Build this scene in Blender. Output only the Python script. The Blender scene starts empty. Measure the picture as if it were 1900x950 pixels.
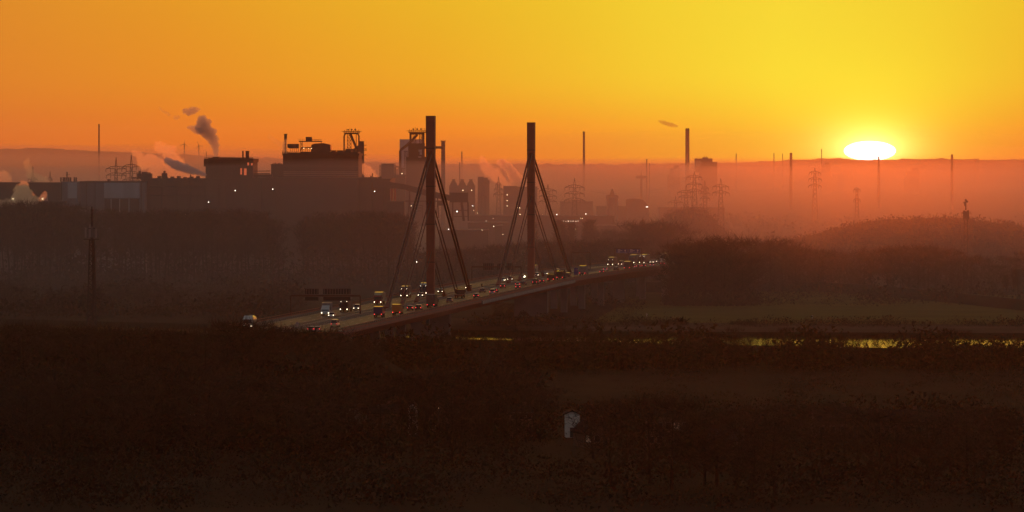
import bpy, math, random
from mathutils import Vector, noise
R = math.radians
random.seed(7)
sc = bpy.context.scene
COL = sc.collection

# ------------------------------------------------------------------ camera
CAMZ, F, VH = 58.0, 10440.0, 297.0          # eye height, focal length in source pixels, horizon row
cam_d = bpy.data.cameras.new('camera')
cam = bpy.data.objects.new('camera', cam_d); COL.objects.link(cam)
cam.location = (0, 0, CAMZ); cam.rotation_euler = (R(90), 0, 0)
cam_d.sensor_width = 36; cam_d.lens = 36 * F / 1900
cam_d.shift_y = -(475 - VH) / 1900
cam_d.clip_start = 1; cam_d.clip_end = 200000
sc.camera = cam

# ------------------------------------------------------------------ world
SUN_AZ, SUN_EL = 3.64, 0.45                  # degrees right of +Y, above the horizon
w = bpy.data.worlds.new('World'); sc.world = w; w.use_nodes = True
nt = w.node_tree; N = nt.nodes; L = nt.links
N.clear()
def nd(t, **k):
    n = N.new(t)
    for a, b in k.items(): setattr(n, a, b)
    return n
def mth(op, a, b=None, c=None):
    n = nd('ShaderNodeMath', operation=op)
    for i, v in enumerate((a, b, c)):
        if v is None: continue
        if isinstance(v, (int, float)): n.inputs[i].default_value = v
        else: L.new(v, n.inputs[i])
    return n.outputs[0]
tc = nd('ShaderNodeTexCoord'); sp = nd('ShaderNodeSeparateXYZ')
L.new(tc.outputs['Generated'], sp.inputs[0])
X, Y, Z = sp.outputs
DEG = 57.29578
az = mth('MULTIPLY', mth('ARCTAN2', X, Y), DEG)
el = mth('MULTIPLY', mth('ARCSINE', Z), DEG)
daz = mth('ABSOLUTE', mth('SUBTRACT', az, 2.75))
def ramp(fac, stops, scale):
    f = mth('DIVIDE', fac, scale)
    r = nd('ShaderNodeValToRGB'); L.new(f, r.inputs[0])
    els = r.color_ramp.elements
    while len(els) > 1: els.remove(els[-1])
    els[0].position = stops[0][0] / scale; els[0].color = (*stops[0][1], 1)
    for p, c in stops[1:]:
        e = els.new(p / scale); e.color = (*c, 1)
    return r.outputs[0]
# glow of the sunset: colour by angle from the sun's azimuth, low down and a little higher
LOW = ramp(daz, [(0, (.96, .50, .022)), (1.2, (.95, .42, .020)), (2.2, (.93, .31, .018)), (3.6, (.90, .22, .014)), (6, (.86, .205, .018)),
                 (9.5, (.68, .155, .03)), (14, (.50, .22, .14)), (30, (.30, .20, .20)), (70, (.23, .21, .27)), (180, (.16, .17, .26))], 180)
MID = ramp(daz, [(0, (.98, .77, .035)), (1.2, (.96, .68, .03)), (2.2, (.92, .56, .024)), (3.6, (.88, .42, .018)), (6, (.84, .29, .018)),
                 (9.5, (.75, .21, .026)), (14, (.56, .24, .14)), (30, (.32, .21, .20)), (70, (.24, .22, .28)), (180, (.16, .175, .27))], 180)
HIGH = ramp(daz, [(0, (.97, .74, .040)), (1.2, (.94, .70, .034)), (2.2, (.90, .61, .026)), (3.6, (.87, .52, .022)), (6, (.84, .37, .020)),
                  (9.5, (.74, .235, .026)), (14, (.58, .25, .14)), (30, (.34, .22, .21)), (70, (.24, .23, .29)), (180, (.16, .18, .28))], 180)
def smooth(x, a, b):
    n = nd('ShaderNodeMapRange', interpolation_type='SMOOTHSTEP')
    L.new(x, n.inputs[0]); n.inputs[1].default_value = a; n.inputs[2].default_value = b
    return n.outputs[0]
def mix(f, a, b, mode='MIX'):
    n = nd('ShaderNodeMix', data_type='RGBA', blend_type=mode)
    if isinstance(f, (int, float)): n.inputs[0].default_value = f
    else: L.new(f, n.inputs[0])
    for s, v in ((6, a), (7, b)):
        if isinstance(v, tuple): n.inputs[s].default_value = (*v, 1)
        else: L.new(v, n.inputs[s])
    return n.outputs[2]
LOW = mix(1.0, LOW, (.93, .86, .80), 'MULTIPLY')
glow = mix(smooth(el, -.12, .95), LOW, MID)
glow = mix(smooth(el, .35, 2.2), glow, HIGH)
# aureole close round the sun
dx = mth('SUBTRACT', az, SUN_AZ); dy = mth('MULTIPLY', mth('SUBTRACT', el, .12), 1.25)
ang = mth('SQRT', mth('ADD', mth('MULTIPLY', dx, dx), mth('MULTIPLY', dy, dy)))
aur = mth('EXPONENT', mth('MULTIPLY', ang, -1.7))
glow = mix(aur, glow, (1.25, 1.38, .06))
dy2 = mth('MULTIPLY', mth('SUBTRACT', el, .10), 1.9)
ang2 = mth('SQRT', mth('ADD', mth('MULTIPLY', dx, dx), mth('MULTIPLY', dy2, dy2)))
glow = mix(mth('MINIMUM', mth('EXPONENT', mth('MULTIPLY', mth('SUBTRACT', ang2, .22), -5.5)), 1.0), glow, (2.2, 2.3, .55))
# the dusk sky above it
sky = nd('ShaderNodeTexSky', sky_type='NISHITA')
sky.sun_disc = False; sky.sun_elevation = R(SUN_EL); sky.sun_rotation = R(SUN_AZ)
sky.altitude = 60; sky.air_density = 1.2; sky.dust_density = 4.0; sky.ozone_density = 1.0
nsky = mix(1.0, sky.outputs[0], (.24, .22, .20), 'MULTIPLY')
glow = mix(1.0, glow, (.93, .92, .92), 'MULTIPLY')
allsky = mix(smooth(el, 2.4, 18.0), glow, nsky)
below = mix(smooth(el, -1.2, -.05), (.03, .02, .015), allsky)
bg = nd('ShaderNodeBackground'); bg.inputs[1].default_value = 1.0
L.new(below, bg.inputs[0])
out = nd('ShaderNodeOutputWorld'); L.new(bg.outputs[0], out.inputs[0])
w.cycles.sampling_method = 'MANUAL'; w.cycles.sample_map_resolution = 2048

sd = bpy.data.lights.new('sun_light', 'SUN'); sd.energy = .34; sd.angle = R(.53); sd.color = (1, .13, .010)
so = bpy.data.objects.new('sun_light', sd); COL.objects.link(so)
tov = Vector((math.sin(R(SUN_AZ)) * math.cos(R(SUN_EL)), math.cos(R(SUN_AZ)) * math.cos(R(SUN_EL)), math.sin(R(SUN_EL))))
so.rotation_euler = tov.to_track_quat('Z', 'Y').to_euler()
so.location = (300, 4000, 400)

sc.view_settings.view_transform = 'Standard'; sc.view_settings.look = 'None'
sc.view_settings.exposure = 0; sc.view_settings.gamma = 1
cy = sc.cycles
cy.volume_bounces = 3; cy.max_bounces = 8; cy.diffuse_bounces = 2; cy.glossy_bounces = 3; cy.transparent_max_bounces = 8
cy.caustics_reflective = False; cy.caustics_refractive = False
cy.use_denoising = True; cy.volume_max_steps = 256

HAZE_D, HAZE_G = 2.2e-5, .80
MIST_D, MIST_G = 2.0e-4, .70

# ------------------------------------------------------------------ helpers
def PX(u, v, d):                              # the place that shows at (u, v) when it is d metres away
    return Vector(((u - 950) * d / F, d, CAMZ - (v - VH) * d / F))
def GD(v, z=0.0):                             # distance of a point at height z showing at row v
    return (CAMZ - z) * F / (v - VH)

MATS = {}
def mat(name, col, rough=.7, metal=0.0, var=.25, scale=.5, coat=0.0, spec=.5, stripes=None, bump=0.0):
    if name in MATS: return MATS[name]
    m = bpy.data.materials.new(name); m.use_nodes = True
    t = m.node_tree; b = t.nodes['Principled BSDF']
    b.inputs['Roughness'].default_value = rough; b.inputs['Metallic'].default_value = metal
    b.inputs['Coat Weight'].default_value = coat; b.inputs['Coat Roughness'].default_value = .08
    b.inputs['Specular IOR Level'].default_value = spec
    tcn = t.nodes.new('ShaderNodeTexCoord')
    nz = t.nodes.new('ShaderNodeTexNoise'); nz.inputs['Scale'].default_value = scale; nz.inputs['Detail'].default_value = 4
    t.links.new(tcn.outputs['Object'], nz.inputs['Vector'])
    rp = t.nodes.new('ShaderNodeValToRGB')
    rp.color_ramp.elements[0].position = .3; rp.color_ramp.elements[1].position = .7
    rp.color_ramp.elements[0].color = (*[c * (1 - var) for c in col], 1)
    rp.color_ramp.elements[1].color = (*[min(1, c * (1 + var)) for c in col], 1)
    t.links.new(nz.outputs['Fac'], rp.inputs[0])
    o = rp.outputs[0]
    if stripes:                                # sheet-metal cladding: narrow vertical bands of wear
        mp = t.nodes.new('ShaderNodeMapping'); mp.inputs['Scale'].default_value = (stripes, stripes, stripes * .03)
        t.links.new(tcn.outputs['Object'], mp.inputs[0])
        n2 = t.nodes.new('ShaderNodeTexNoise'); n2.inputs['Scale'].default_value = 1; n2.inputs['Detail'].default_value = 2
        t.links.new(mp.outputs[0], n2.inputs['Vector'])
        mx = t.nodes.new('ShaderNodeMix'); mx.data_type = 'RGBA'; mx.blend_type = 'MULTIPLY'; mx.inputs[0].default_value = .8
        r2 = t.nodes.new('ShaderNodeValToRGB'); r2.color_ramp.elements[0].color = (.6, .6, .6, 1); r2.color_ramp.elements[1].color = (1.2, 1.2, 1.2, 1)
        t.links.new(n2.outputs['Fac'], r2.inputs[0]); t.links.new(o, mx.inputs[6]); t.links.new(r2.outputs[0], mx.inputs[7])
        o = mx.outputs[2]
    t.links.new(o, b.inputs['Base Color'])
    if bump:
        bp = t.nodes.new('ShaderNodeBump'); bp.inputs['Strength'].default_value = bump
        t.links.new(nz.outputs['Fac'], bp.inputs['Height']); t.links.new(bp.outputs[0], b.inputs['Normal'])
    MATS[name] = m
    return m
def emit(name, col, strength):
    if name in MATS: return MATS[name]
    m = bpy.data.materials.new(name); m.use_nodes = True
    b = m.node_tree.nodes['Principled BSDF']
    b.inputs['Base Color'].default_value = (*[min(1, c) * .5 for c in col], 1)
    b.inputs['Emission Color'].default_value = (*col, 1); b.inputs['Emission Strength'].default_value = strength
    m.cycles.emission_sampling = 'NONE'
    MATS[name] = m
    return m
def volmat(name, col, dens, g, peak=0, pcol=None):
    m = bpy.data.materials.new(name); m.use_nodes = True
    t = m.node_tree; t.nodes.clear()
    v = t.nodes.new('ShaderNodeVolumePrincipled'); o = t.nodes.new('ShaderNodeOutputMaterial')
    v.inputs['Color'].default_value = (*col, 1); v.inputs['Density'].default_value = dens
    v.inputs['Anisotropy'].default_value = g; v.inputs['Density Attribute'].default_value = ''
    if peak:                                   # droplets: a second, sharply forward lobe
        s2 = t.nodes.new('ShaderNodeVolumeScatter'); s2.inputs['Color'].default_value = (*(pcol or col), 1)
        s2.inputs['Density'].default_value = peak; s2.inputs['Anisotropy'].default_value = .965
        ad = t.nodes.new('ShaderNodeAddShader'); t.links.new(v.outputs[0], ad.inputs[0]); t.links.new(s2.outputs[0], ad.inputs[1]); t.links.new(ad.outputs[0], o.inputs['Volume'])
    else: t.links.new(v.outputs[0], o.inputs['Volume'])
    m.cycles.homogeneous_volume = True
    return m

ORG = {}
class MB:
    def __init__(s): s.v = []; s.f = []
    def box(s, x0, x1, y0, y1, z0, z1):
        b = len(s.v)
        s.v += [(x0, y0, z0), (x1, y0, z0), (x1, y1, z0), (x0, y1, z0), (x0, y0, z1), (x1, y0, z1), (x1, y1, z1), (x0, y1, z1)]
        s.f += [tuple(b + i for i in q) for q in ((0, 3, 2, 1), (4, 5, 6, 7), (0, 1, 5, 4), (1, 2, 6, 5), (2, 3, 7, 6), (3, 0, 4, 7))]
        return s
    def pbox(s, u0, v0, u1, v1, d, dep):       # a box whose front face fills a picture rectangle at distance d
        a = PX(u0, v1, d); b = PX(u1, v0, d)
        return s.box(a.x, b.x, d, d + dep, a.z, b.z)
    def tube(s, pts, rads, n=6, cap=True):
        pts = [Vector(p) for p in pts]
        if not hasattr(rads, '__len__'): rads = [rads] * len(pts)
        b = len(s.v)
        for i, p in enumerate(pts):
            t = (pts[min(i + 1, len(pts) - 1)] - pts[max(i - 1, 0)]).normalized()
            a = t.cross(Vector((0, 1, 0)) if abs(t.y) < .9 else Vector((1, 0, 0))).normalized(); c = t.cross(a)
            for k in range(n):
                q = 2 * math.pi * k / n + math.pi / n
                s.v.append(tuple(p + (a * math.cos(q) + c * math.sin(q)) * rads[i]))
        for i in range(len(pts) - 1):
            for k in range(n):
                k2 = (k + 1) % n
                s.f.append((b + i * n + k, b + i * n + k2, b + (i + 1) * n + k2, b + (i + 1) * n + k))
        if cap and n > 2:
            s.f.append(tuple(b + k for k in range(n))); s.f.append(tuple(b + (len(pts) - 1) * n + k for k in reversed(range(n))))
        return s
    def prism(s, poly, y0, y1):                # polygon in x-z pushed along y
        n = len(poly); b = len(s.v)
        s.v += [(x, y0, z) for x, z in poly] + [(x, y1, z) for x, z in poly]
        for k in range(n):
            k2 = (k + 1) % n; s.f.append((b + k, b + k2, b + n + k2, b + n + k))
        s.f.append(tuple(b + k for k in reversed(range(n)))); s.f.append(tuple(b + n + k for k in range(n)))
        return s
    def prismx(s, poly, x0, x1, top=None):     # polygon in y-z pushed along x
        n = len(poly); b = len(s.v)
        s.v += [(x0, y, z) for y, z in poly] + [(x1, y, z) for y, z in poly]
        for k in range(n):
            k2 = (k + 1) % n; s.f.append((b + k, b + n + k, b + n + k2, b + k2))
        s.f.append(tuple(b + k for k in range(n))); s.f.append(tuple(b + n + k for k in reversed(range(n))))
        return s
    def quad(s, a, b, c, d):
        k = len(s.v); s.v += [tuple(a), tuple(b), tuple(c), tuple(d)]; s.f.append((k, k + 1, k + 2, k + 3)); return s
    def tri(s, a, b, c):
        k = len(s.v); s.v += [tuple(a), tuple(b), tuple(c)]; s.f.append((k, k + 1, k + 2)); return s
    def ball(s, c, r, n=8, m=5, sx=1, sy=1, sz=1):
        c = Vector(c); b = len(s.v)
        s.v.append((c.x, c.y, c.z + r * sz))
        for i in range(1, m):
            th = math.pi * i / m
            for k in range(n):
                p = 2 * math.pi * k / n
                s.v.append((c.x + r * sx * math.sin(th) * math.cos(p), c.y + r * sy * math.sin(th) * math.sin(p), c.z + r * sz * math.cos(th)))
        s.v.append((c.x, c.y, c.z - r * sz)); e = len(s.v) - 1
        for k in range(n):
            k2 = (k + 1) % n
            s.f.append((b, b + 1 + k, b + 1 + k2)); s.f.append((e, b + 1 + (m - 2) * n + k2, b + 1 + (m - 2) * n + k))
            for i in range(m - 2):
                s.f.append((b + 1 + i * n + k, b + 1 + (i + 1) * n + k, b + 1 + (i + 1) * n + k2, b + 1 + i * n + k2))
        return s
    def mesh(s, name, org=(0, 0, 0)):
        me = bpy.data.meshes.new(name)
        ox, oy, oz = org
        me.from_pydata([(x - ox, y - oy, z - oz) for x, y, z in s.v], [], s.f)
        me.update()
        return me
    def build(s, name, m, parent=None, smooth=False, label=None, kind=None, local=False):
        org = (0, 0, 0) if (parent is None or local) else ORG[parent.name]
        me = s.mesh(name, org); me.materials.append(m)
        if smooth:
            me.polygons.foreach_set('use_smooth', [True] * len(me.polygons))
        o = bpy.data.objects.new(name, me); COL.objects.link(o)
        if parent is not None: o.parent = parent
        ORG[o.name] = org
        if label: o['label'] = label
        if kind: o['kind'] = kind
        return o
def thing(name, label, cat, loc=(0, 0, 0), rotz=0, group=None):
    o = bpy.data.objects.new(name, None); COL.objects.link(o)
    o.location = loc; o.rotation_euler = (0, 0, rotz); o.empty_display_size = 1
    o['label'] = label; o['category'] = cat
    if group: o['group'] = group
    ORG[o.name] = tuple(loc)
    return o
def tag(o, label, cat, group=None):
    o['label'] = label; o['category'] = cat
    if group: o['group'] = group
    return o
def struct(name, mb, m, smooth=False):
    return mb.build(name, m, smooth=smooth, kind='structure')
def interp(x, pts):
    if x <= pts[0][0]: return pts[0][1]
    for (a, ya), (b, yb) in zip(pts, pts[1:]):
        if x <= b: return ya + (yb - ya) * (x - a) / (b - a)
    return pts[-1][1]

# materials
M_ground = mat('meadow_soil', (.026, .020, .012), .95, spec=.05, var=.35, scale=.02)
M_field = mat('grass_field', (.11, .105, .02), .95, spec=.05, var=.2, scale=.03)
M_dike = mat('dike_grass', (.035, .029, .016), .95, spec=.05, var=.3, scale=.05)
M_path = mat('gravel_path', (.20, .17, .13), .8, var=.15, scale=.5)
M_asph = mat('asphalt', (.045, .040, .037), .5, var=.2, scale=.3, spec=.18)
M_white = mat('road_paint', (.7, .68, .62), .6, var=.1, scale=2)
M_conc = mat('concrete', (.22, .20, .17), .8, var=.2, scale=.2)
M_concl = mat('pale_concrete', (.36, .33, .29), .75, var=.15, scale=.2)
M_bridge = mat('rust_red_bridge_paint', (.30, .075, .045), .55, var=.2, scale=.3)
M_cable = mat('dark_cable', (.10, .035, .025), .5, var=.2, scale=.5)
M_steel = mat('galvanised_steel', (.20, .18, .16), .5, metal=.6, var=.2, scale=2)
M_dark = mat('dark_steel', (.045, .038, .034), .6, var=.3, scale=.4)
M_mill = mat('brown_cladding', (.085, .055, .045), .75, var=.2, scale=.06, stripes=.35)
M_milld = mat('dark_cladding', (.06, .042, .036), .75, var=.25, scale=.08, stripes=.35)
M_blue = mat('blue_grey_cladding', (.21, .22, .26), .7, var=.15, scale=.08, stripes=.4)
M_grey = mat('light_grey_cladding', (.46, .49, .52), .65, var=.12, scale=.08, stripes=.5)
M_band = mat('pale_louvre', (.30, .24, .21), .6, var=.15, scale=.1)
M_redglint = mat('red_glint_metal', (.75, .13, .05), .4, var=.1, scale=.2)  # sunset reflected off metal, put into the colour as red
M_rust = mat('rusty_steel', (.10, .05, .035), .7, var=.3, scale=.15)
M_roof = mat('dark_roof_tiles', (.035, .024, .020), .9, var=.3, scale=1.2, bump=.3, spec=.1)
M_roofg = mat('grey_roof', (.07, .07, .085), .8, var=.3, scale=.6, spec=.2)
M_wall = mat('pale_plaster', (.50, .46, .42), .8, var=.12, scale=.6)
M_wall2 = mat('brown_brick_wall', (.13, .075, .05), .85, var=.3, scale=1.5)
M_glass = mat('window_glass', (.02, .02, .025), .08, var=.1, scale=1)
M_bark = mat('winter_bark', (.040, .028, .021), .9, spec=.05, var=.35, scale=.8)
M_twig = mat('bare_twigs', (.048, .033, .024), .9, spec=.05, var=.4, scale=.35)
M_bush2 = mat('shaded_scrub', (.032, .024, .015), .95, spec=.05, var=.6, scale=.05)  # darker copy of the scrub, foreground shade put into its colour
M_render = mat('white_render', (.80, .74, .66), .8, var=.06, scale=.8)
M_twig2 = mat('pale_twigs', (.075, .052, .037), .9, spec=.05, var=.35, scale=.35)
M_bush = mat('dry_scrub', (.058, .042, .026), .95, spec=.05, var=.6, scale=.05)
M_hill = mat('wooded_hillside', (.045, .035, .024), .95, spec=.05, var=.35, scale=.02)
M_chim = mat('chimney_concrete', (.13, .11, .10), .8, var=.15, scale=.05)
M_tyre = mat('tyre_rubber', (.015, .015, .015), .8, var=.2, scale=4)
E_head = emit('headlamp_glow', (1, .82, .54), 6)
E_tail = emit('taillamp_glow', (1, .05, .05), 2.2)
E_flood = emit('floodlamp_glow', (1, .88, .70), 5)
E_warm = emit('warm_lamp_glow', (1, .72, .38), 3.2)
E_win = emit('dim_window_glow', (1, .74, .52), .05)
E_dim = emit('dim_lamp_glow', (1, .74, .52), 2)

# ------------------------------------------------------------------ the setting
def grid_sheet(pts_l, pts_r, z=0.0):
    mb = MB()
    for a, b, c, d in zip(pts_l, pts_l[1:], pts_r[1:], pts_r):
        mb.quad((*a, z), (*d, z), (*c, z), (*b, z))
    return mb
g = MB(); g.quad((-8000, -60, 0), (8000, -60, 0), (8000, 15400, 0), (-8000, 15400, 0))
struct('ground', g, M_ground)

# the river
near = [(-700, 2060), (-420, 1960), (-200, 1872), (-25, 1801), (60, 1745), (150, 1690), (300, 1655), (600, 1640), (1200, 1630)]
far = [(-700, 2260), (-420, 2140), (-200, 2015), (-25, 1866), (60, 1850), (150, 1836), (300, 1829), (600, 1826), (1200, 1830)]
M_water = mat('river_water', (.02, .022, .02), .07, var=.1, scale=.05, spec=.6)
t = M_water.node_tree; b = t.nodes['Principled BSDF']; b.inputs['IOR'].default_value = 1.33
tcn = t.nodes.new('ShaderNodeTexCoord'); nz = t.nodes.new('ShaderNodeTexNoise'); nz.inputs['Scale'].default_value = .22; nz.inputs['Detail'].default_value = 3
t.links.new(tcn.outputs['Object'], nz.inputs['Vector'])
bp = t.nodes.new('ShaderNodeBump'); bp.inputs['Strength'].default_value = .06; bp.inputs['Distance'].default_value = .5
t.links.new(nz.outputs['Fac'], bp.inputs['Height']); t.links.new(bp.outputs[0], b.inputs['Normal'])
struct('river_water', grid_sheet(near, far, .06), M_water)
def bank(name, line, side, h, wd, m):
    mb = MB()
    for (x0, y0), (x1, y1) in zip(line, line[1:]):
        mb.quad((x0, y0, .05), (x1, y1, .05), (x1, y1 + side * wd, h), (x0, y0 + side * wd, h))
        mb.quad((x0, y0 + side * wd, h), (x1, y1 + side * wd, h), (x1, y1 + side * wd * 3, .02), (x0, y0 + side * wd * 3, .02))
    return struct(name, mb, m)
bank('river_bank', near, -1, 1.0, 5, M_dike)
bank('river_bank', far, 1, 1.4, 6, M_dike)
struct('floodplain', grid_sheet([(-25, 1875), (60, 1860), (150, 1846), (300, 1839), (600, 1836)], [(-25, 2070), (60, 2010), (150, 1985), (300, 1975), (600, 1985)], .03), mat('mud_flat', (.060, .040, .034), .9, var=.45, scale=.03, spec=.05))
# the far meadow and the dike beyond it
struct('meadow', grid_sheet([(28, 2010), (150, 1985), (300, 1975), (420, 1985)], [(60, 2500), (160, 2470), (330, 2300), (460, 2120)], .05), M_field)
dk = []
for i in range(15):
    f = i / 14
    u = 1120 + f * 800
    v = interp(u, [(1120, 524), (1500, 522), (1560, 525), (1700, 536), (1870, 553), (1920, 558)])
    d = GD(v, 4.0); dk.append((PX(u, v, d).x, d))
mb = MB(); mp = MB()
for (x0, y0), (x1, y1) in zip(dk, dk[1:]):
    mb.quad((x0, y0 - 22, .03), (x1, y1 - 22, .03), (x1, y1 - 3, 4), (x0, y0 - 3, 4))
    mb.quad((x0, y0 - 3, 4), (x1, y1 - 3, 4), (x1, y1 + 3, 4), (x0, y0 + 3, 4))
    mb.quad((x0, y0 + 3, 4), (x1, y1 + 3, 4), (x1, y1 + 22, .03), (x0, y0 + 22, .03))
    mp.quad((x0, y0 - 1.5, 4.06), (x1, y1 - 1.5, 4.06), (x1, y1 + 1.5, 4.06), (x0, y0 + 1.5, 4.06))
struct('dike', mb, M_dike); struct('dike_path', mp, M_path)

# the harbour basin far behind the bridge
mb = MB(); mb.quad((30, 4120, .06), (105, 4120, .06), (110, 4560, .06), (36, 4560, .06)); struct('harbour_water', mb, M_water)

# hills: rows of (u, v of the crest) at a distance
def hill(name, crest, d, depth, m, rough=2.0, seed=0, step=8):
    mb = MB(); us = [u for u in range(int(crest[0][0]), int(crest[-1][0]) + 1, step)]
    rows = []
    for f, hh in ((0, 0), (.25, .45), (.5, .85), (.7, 1.0), (1.0, .98), (1.6, .4), (2.0, 0)):
        row = []
        for u in us:
            z = PX(u, interp(u, crest), d).z
            z += (noise.fractal(Vector((u * .045, f * 3, seed)), 1.0, 2.0, 4)) * rough
            yy = d + (f - .7) * depth
            row.append((PX(u, 300, d).x + noise.noise(Vector((u * .1, f * 7, seed + 5))) * 4, yy, max(z, 1) * hh - (.3 if hh == 0 else 0)))
        rows.append(row)
    for r0, r1 in zip(rows, rows[1:]):
        for i in range(len(us) - 1):
            mb.quad(r0[i], r0[i + 1], r1[i + 1], r1[i])
    return struct(name, mb, m, smooth=False)
hill('far_hills', [(-300, 280), (0, 277), (60, 274), (150, 280), (250, 283), (330, 287), (480, 293), (640, 299), (800, 304), (1100, 305), (1380, 302), (1480, 297), (1560, 294), (1590, 296.5),
                   (1680, 297), (1740, 294.5), (1800, 295.5), (1850, 298), (1900, 296), (2200, 297)], 13000, 1800, M_hill, 4.5, 1, 3)
hill('wooded_hill', [(1420, 462), (1500, 442), (1560, 426), (1610, 415), (1660, 407), (1700, 409), (1740, 405), (1800, 409), (1850, 415), (1890, 424), (1950, 440), (2080, 470)], 3150, 170, M_hill, 2.0, 3)
hill('wooded_mound', [(1222, 440), (1238, 402), (1250, 391), (1290, 388), (1304, 389), (1318, 400), (1332, 418), (1350, 440)], 3500, 80, M_hill, 1.0, 4, 3)

# haze and the ground mist that lies over the works
mb = MB(); mb.box(-8600, 8600, -300, 15800, -1.2, 150)
hz = mb.build('haze', volmat('haze_air', (.97, .90, .86), HAZE_D, HAZE_G), kind='stuff')
def mist(name, y0, y1, top, amp, dens, x0=-5200, x1=5200, nx=60, ny=60, seed=0, rise=0, lift=0, g=None, peak=0, col=(.94, .81, .73)):
    mb = MB(); P = {}
    for j in range(ny + 1):
        for i in range(nx + 1):
            x = x0 + (x1 - x0) * i / nx; y = y0 + (y1 - y0) * j / ny
            e = min(1, 6 * min(j / ny, 1 - j / ny) + .02)
            z = (top + rise * (y - y0) / (y1 - y0) + max(0, -x) * lift + amp * (1 + 1.3 * (y - y0) / (y1 - y0)) * noise.fractal(Vector((x * .0022, y * .0012, seed)), 1.0, 2.0, 3)) * e
            P[i, j] = len(mb.v); mb.v.append((x, y, max(z, .4)))
    B = {}
    for j in (0, ny):
        for i in range(nx + 1): B[i, j] = len(mb.v); x, y, z = mb.v[P[i, j]]; mb.v.append((x, y, -.5))
    for i in (0, nx):
        for j in range(1, ny): B[i, j] = len(mb.v); x, y, z = mb.v[P[i, j]]; mb.v.append((x, y, -.5))
    for j in range(ny):
        for i in range(nx): mb.f.append((P[i, j], P[i + 1, j], P[i + 1, j + 1], P[i, j + 1]))
        mb.f.append((B[0, j], P[0, j], P[0, j + 1], B[0, j + 1])); mb.f.append((B[nx, j], B[nx, j + 1], P[nx, j + 1], P[nx, j]))
    for i in range(nx):
        mb.f.append((B[i, 0], B[i + 1, 0], P[i + 1, 0], P[i, 0])); mb.f.append((B[i, ny], P[i, ny], P[i + 1, ny], B[i + 1, ny]))
    ring = [B[i, 0] for i in range(nx + 1)] + [B[nx, j] for j in range(1, ny + 1)] + [B[i, ny] for i in range(nx - 1, -1, -1)] + [B[0, j] for j in range(ny - 1, 0, -1)]
    mb.f.append(tuple(reversed(ring)))
    return mb.build(name, volmat(name + '_air', col, dens, MIST_G if g is None else g, peak, (.95, .9, .88)), kind='stuff', smooth=True)
mist('ground_mist', 3150, 14600, 41, 8, MIST_D, seed=3, rise=26, lift=.030, peak=3.4e-6)
mist('works_mist', 1830, 3600, 58, 7, 2.7e-4, x0=-2600, x1=2600, seed=8, g=.35, peak=2.2e-5, col=(.95, .94, 1.0))
mist('thin_mist', 2350, 4600, 72, 7, .8e-4, x0=-2600, x1=2600, seed=12, g=.5, peak=3e-6, col=(.95, .92, .94))

# the low sun, far outside the haze
mb = MB(); D = 60000; c = PX(1614, 280, D)
mb.ball(c, 1, 48, 24, 48.5 * D / F, 60, 18.5 * D / F)
sun = mb.build('sun', emit('sun_fire', (1, .93, .72), 4), smooth=True)
tag(sun, 'white flattened setting sun resting on the hazy horizon', 'sun')

t = MATS['sun_fire'].node_tree; lw = t.nodes.new('ShaderNodeLayerWeight'); lw.inputs[0].default_value = .5   # darker yellow limb
rp = t.nodes.new('ShaderNodeValToRGB'); rp.color_ramp.elements[0].position = .55; rp.color_ramp.elements[0].color = (1, .95, .78, 1)
rp.color_ramp.elements[1].position = 1; rp.color_ramp.elements[1].color = (.42, .36, .03, 1)
t.links.new(lw.outputs['Facing'], rp.inputs[0]); t.links.new(rp.outputs[0], t.nodes['Principled BSDF'].inputs['Emission Color'])

# ------------------------------------------------------------------ the bridge
DZ = 13.6
TX = Vector((.1046, 1)).normalized(); NX = Vector((TX.y, -TX.x))
P0 = Vector((-212 + .1046 * 1781, 1781))
def axis(s):
    d = 0 if s < 250 else 1.6e-4 * (s - 250) ** 2
    dd = 0 if s < 250 else 3.2e-4 * (s - 250)
    p = P0 + TX * s + NX * d
    t = (TX + NX * dd).normalized()
    return p, t, Vector((t.y, -t.x))
def DP(s, t, z=0.0):
    p, tt, n = axis(s); q = p + n * t
    return Vector((q.x, q.y, DZ + z))
def ang(s):
    t = axis(s)[1]; return math.atan2(-t.x, t.y)
S0, S1 = -330, 800
SL = [S0 + i * 16 for i in range(int((S1 - S0) / 16) + 1)]
bridge = thing('motorway_bridge', 'long motorway bridge with two rust red pylons and fans of stay cables', 'bridge', (P0.x, P0.y, DZ))
def extrude(prof, ss, closed=True):
    mb = MB(); n = len(prof)
    for s in ss:
        for t, z in prof: mb.v.append(tuple(DP(s, t, z)))
    for i in range(len(ss) - 1):
        for k in range(n if closed else n - 1):
            k2 = (k + 1) % n
            mb.f.append((i * n + k, i * n + k2, (i + 1) * n + k2, (i + 1) * n + k))
    if closed:
        mb.f.append(tuple(range(n))[::-1]); mb.f.append(tuple((len(ss) - 1) * n + k for k in range(n)))
    return mb
extrude([(-16.6, 0), (16.6, 0), (16.6, -.6), (9, -1.3), (8, -3.9), (-8, -3.9), (-9, -1.3), (-16.6, -.6)], SL).build('girder', M_bridge, bridge)
main = [i * 15.5 - 4 for i in range(21)]
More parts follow.
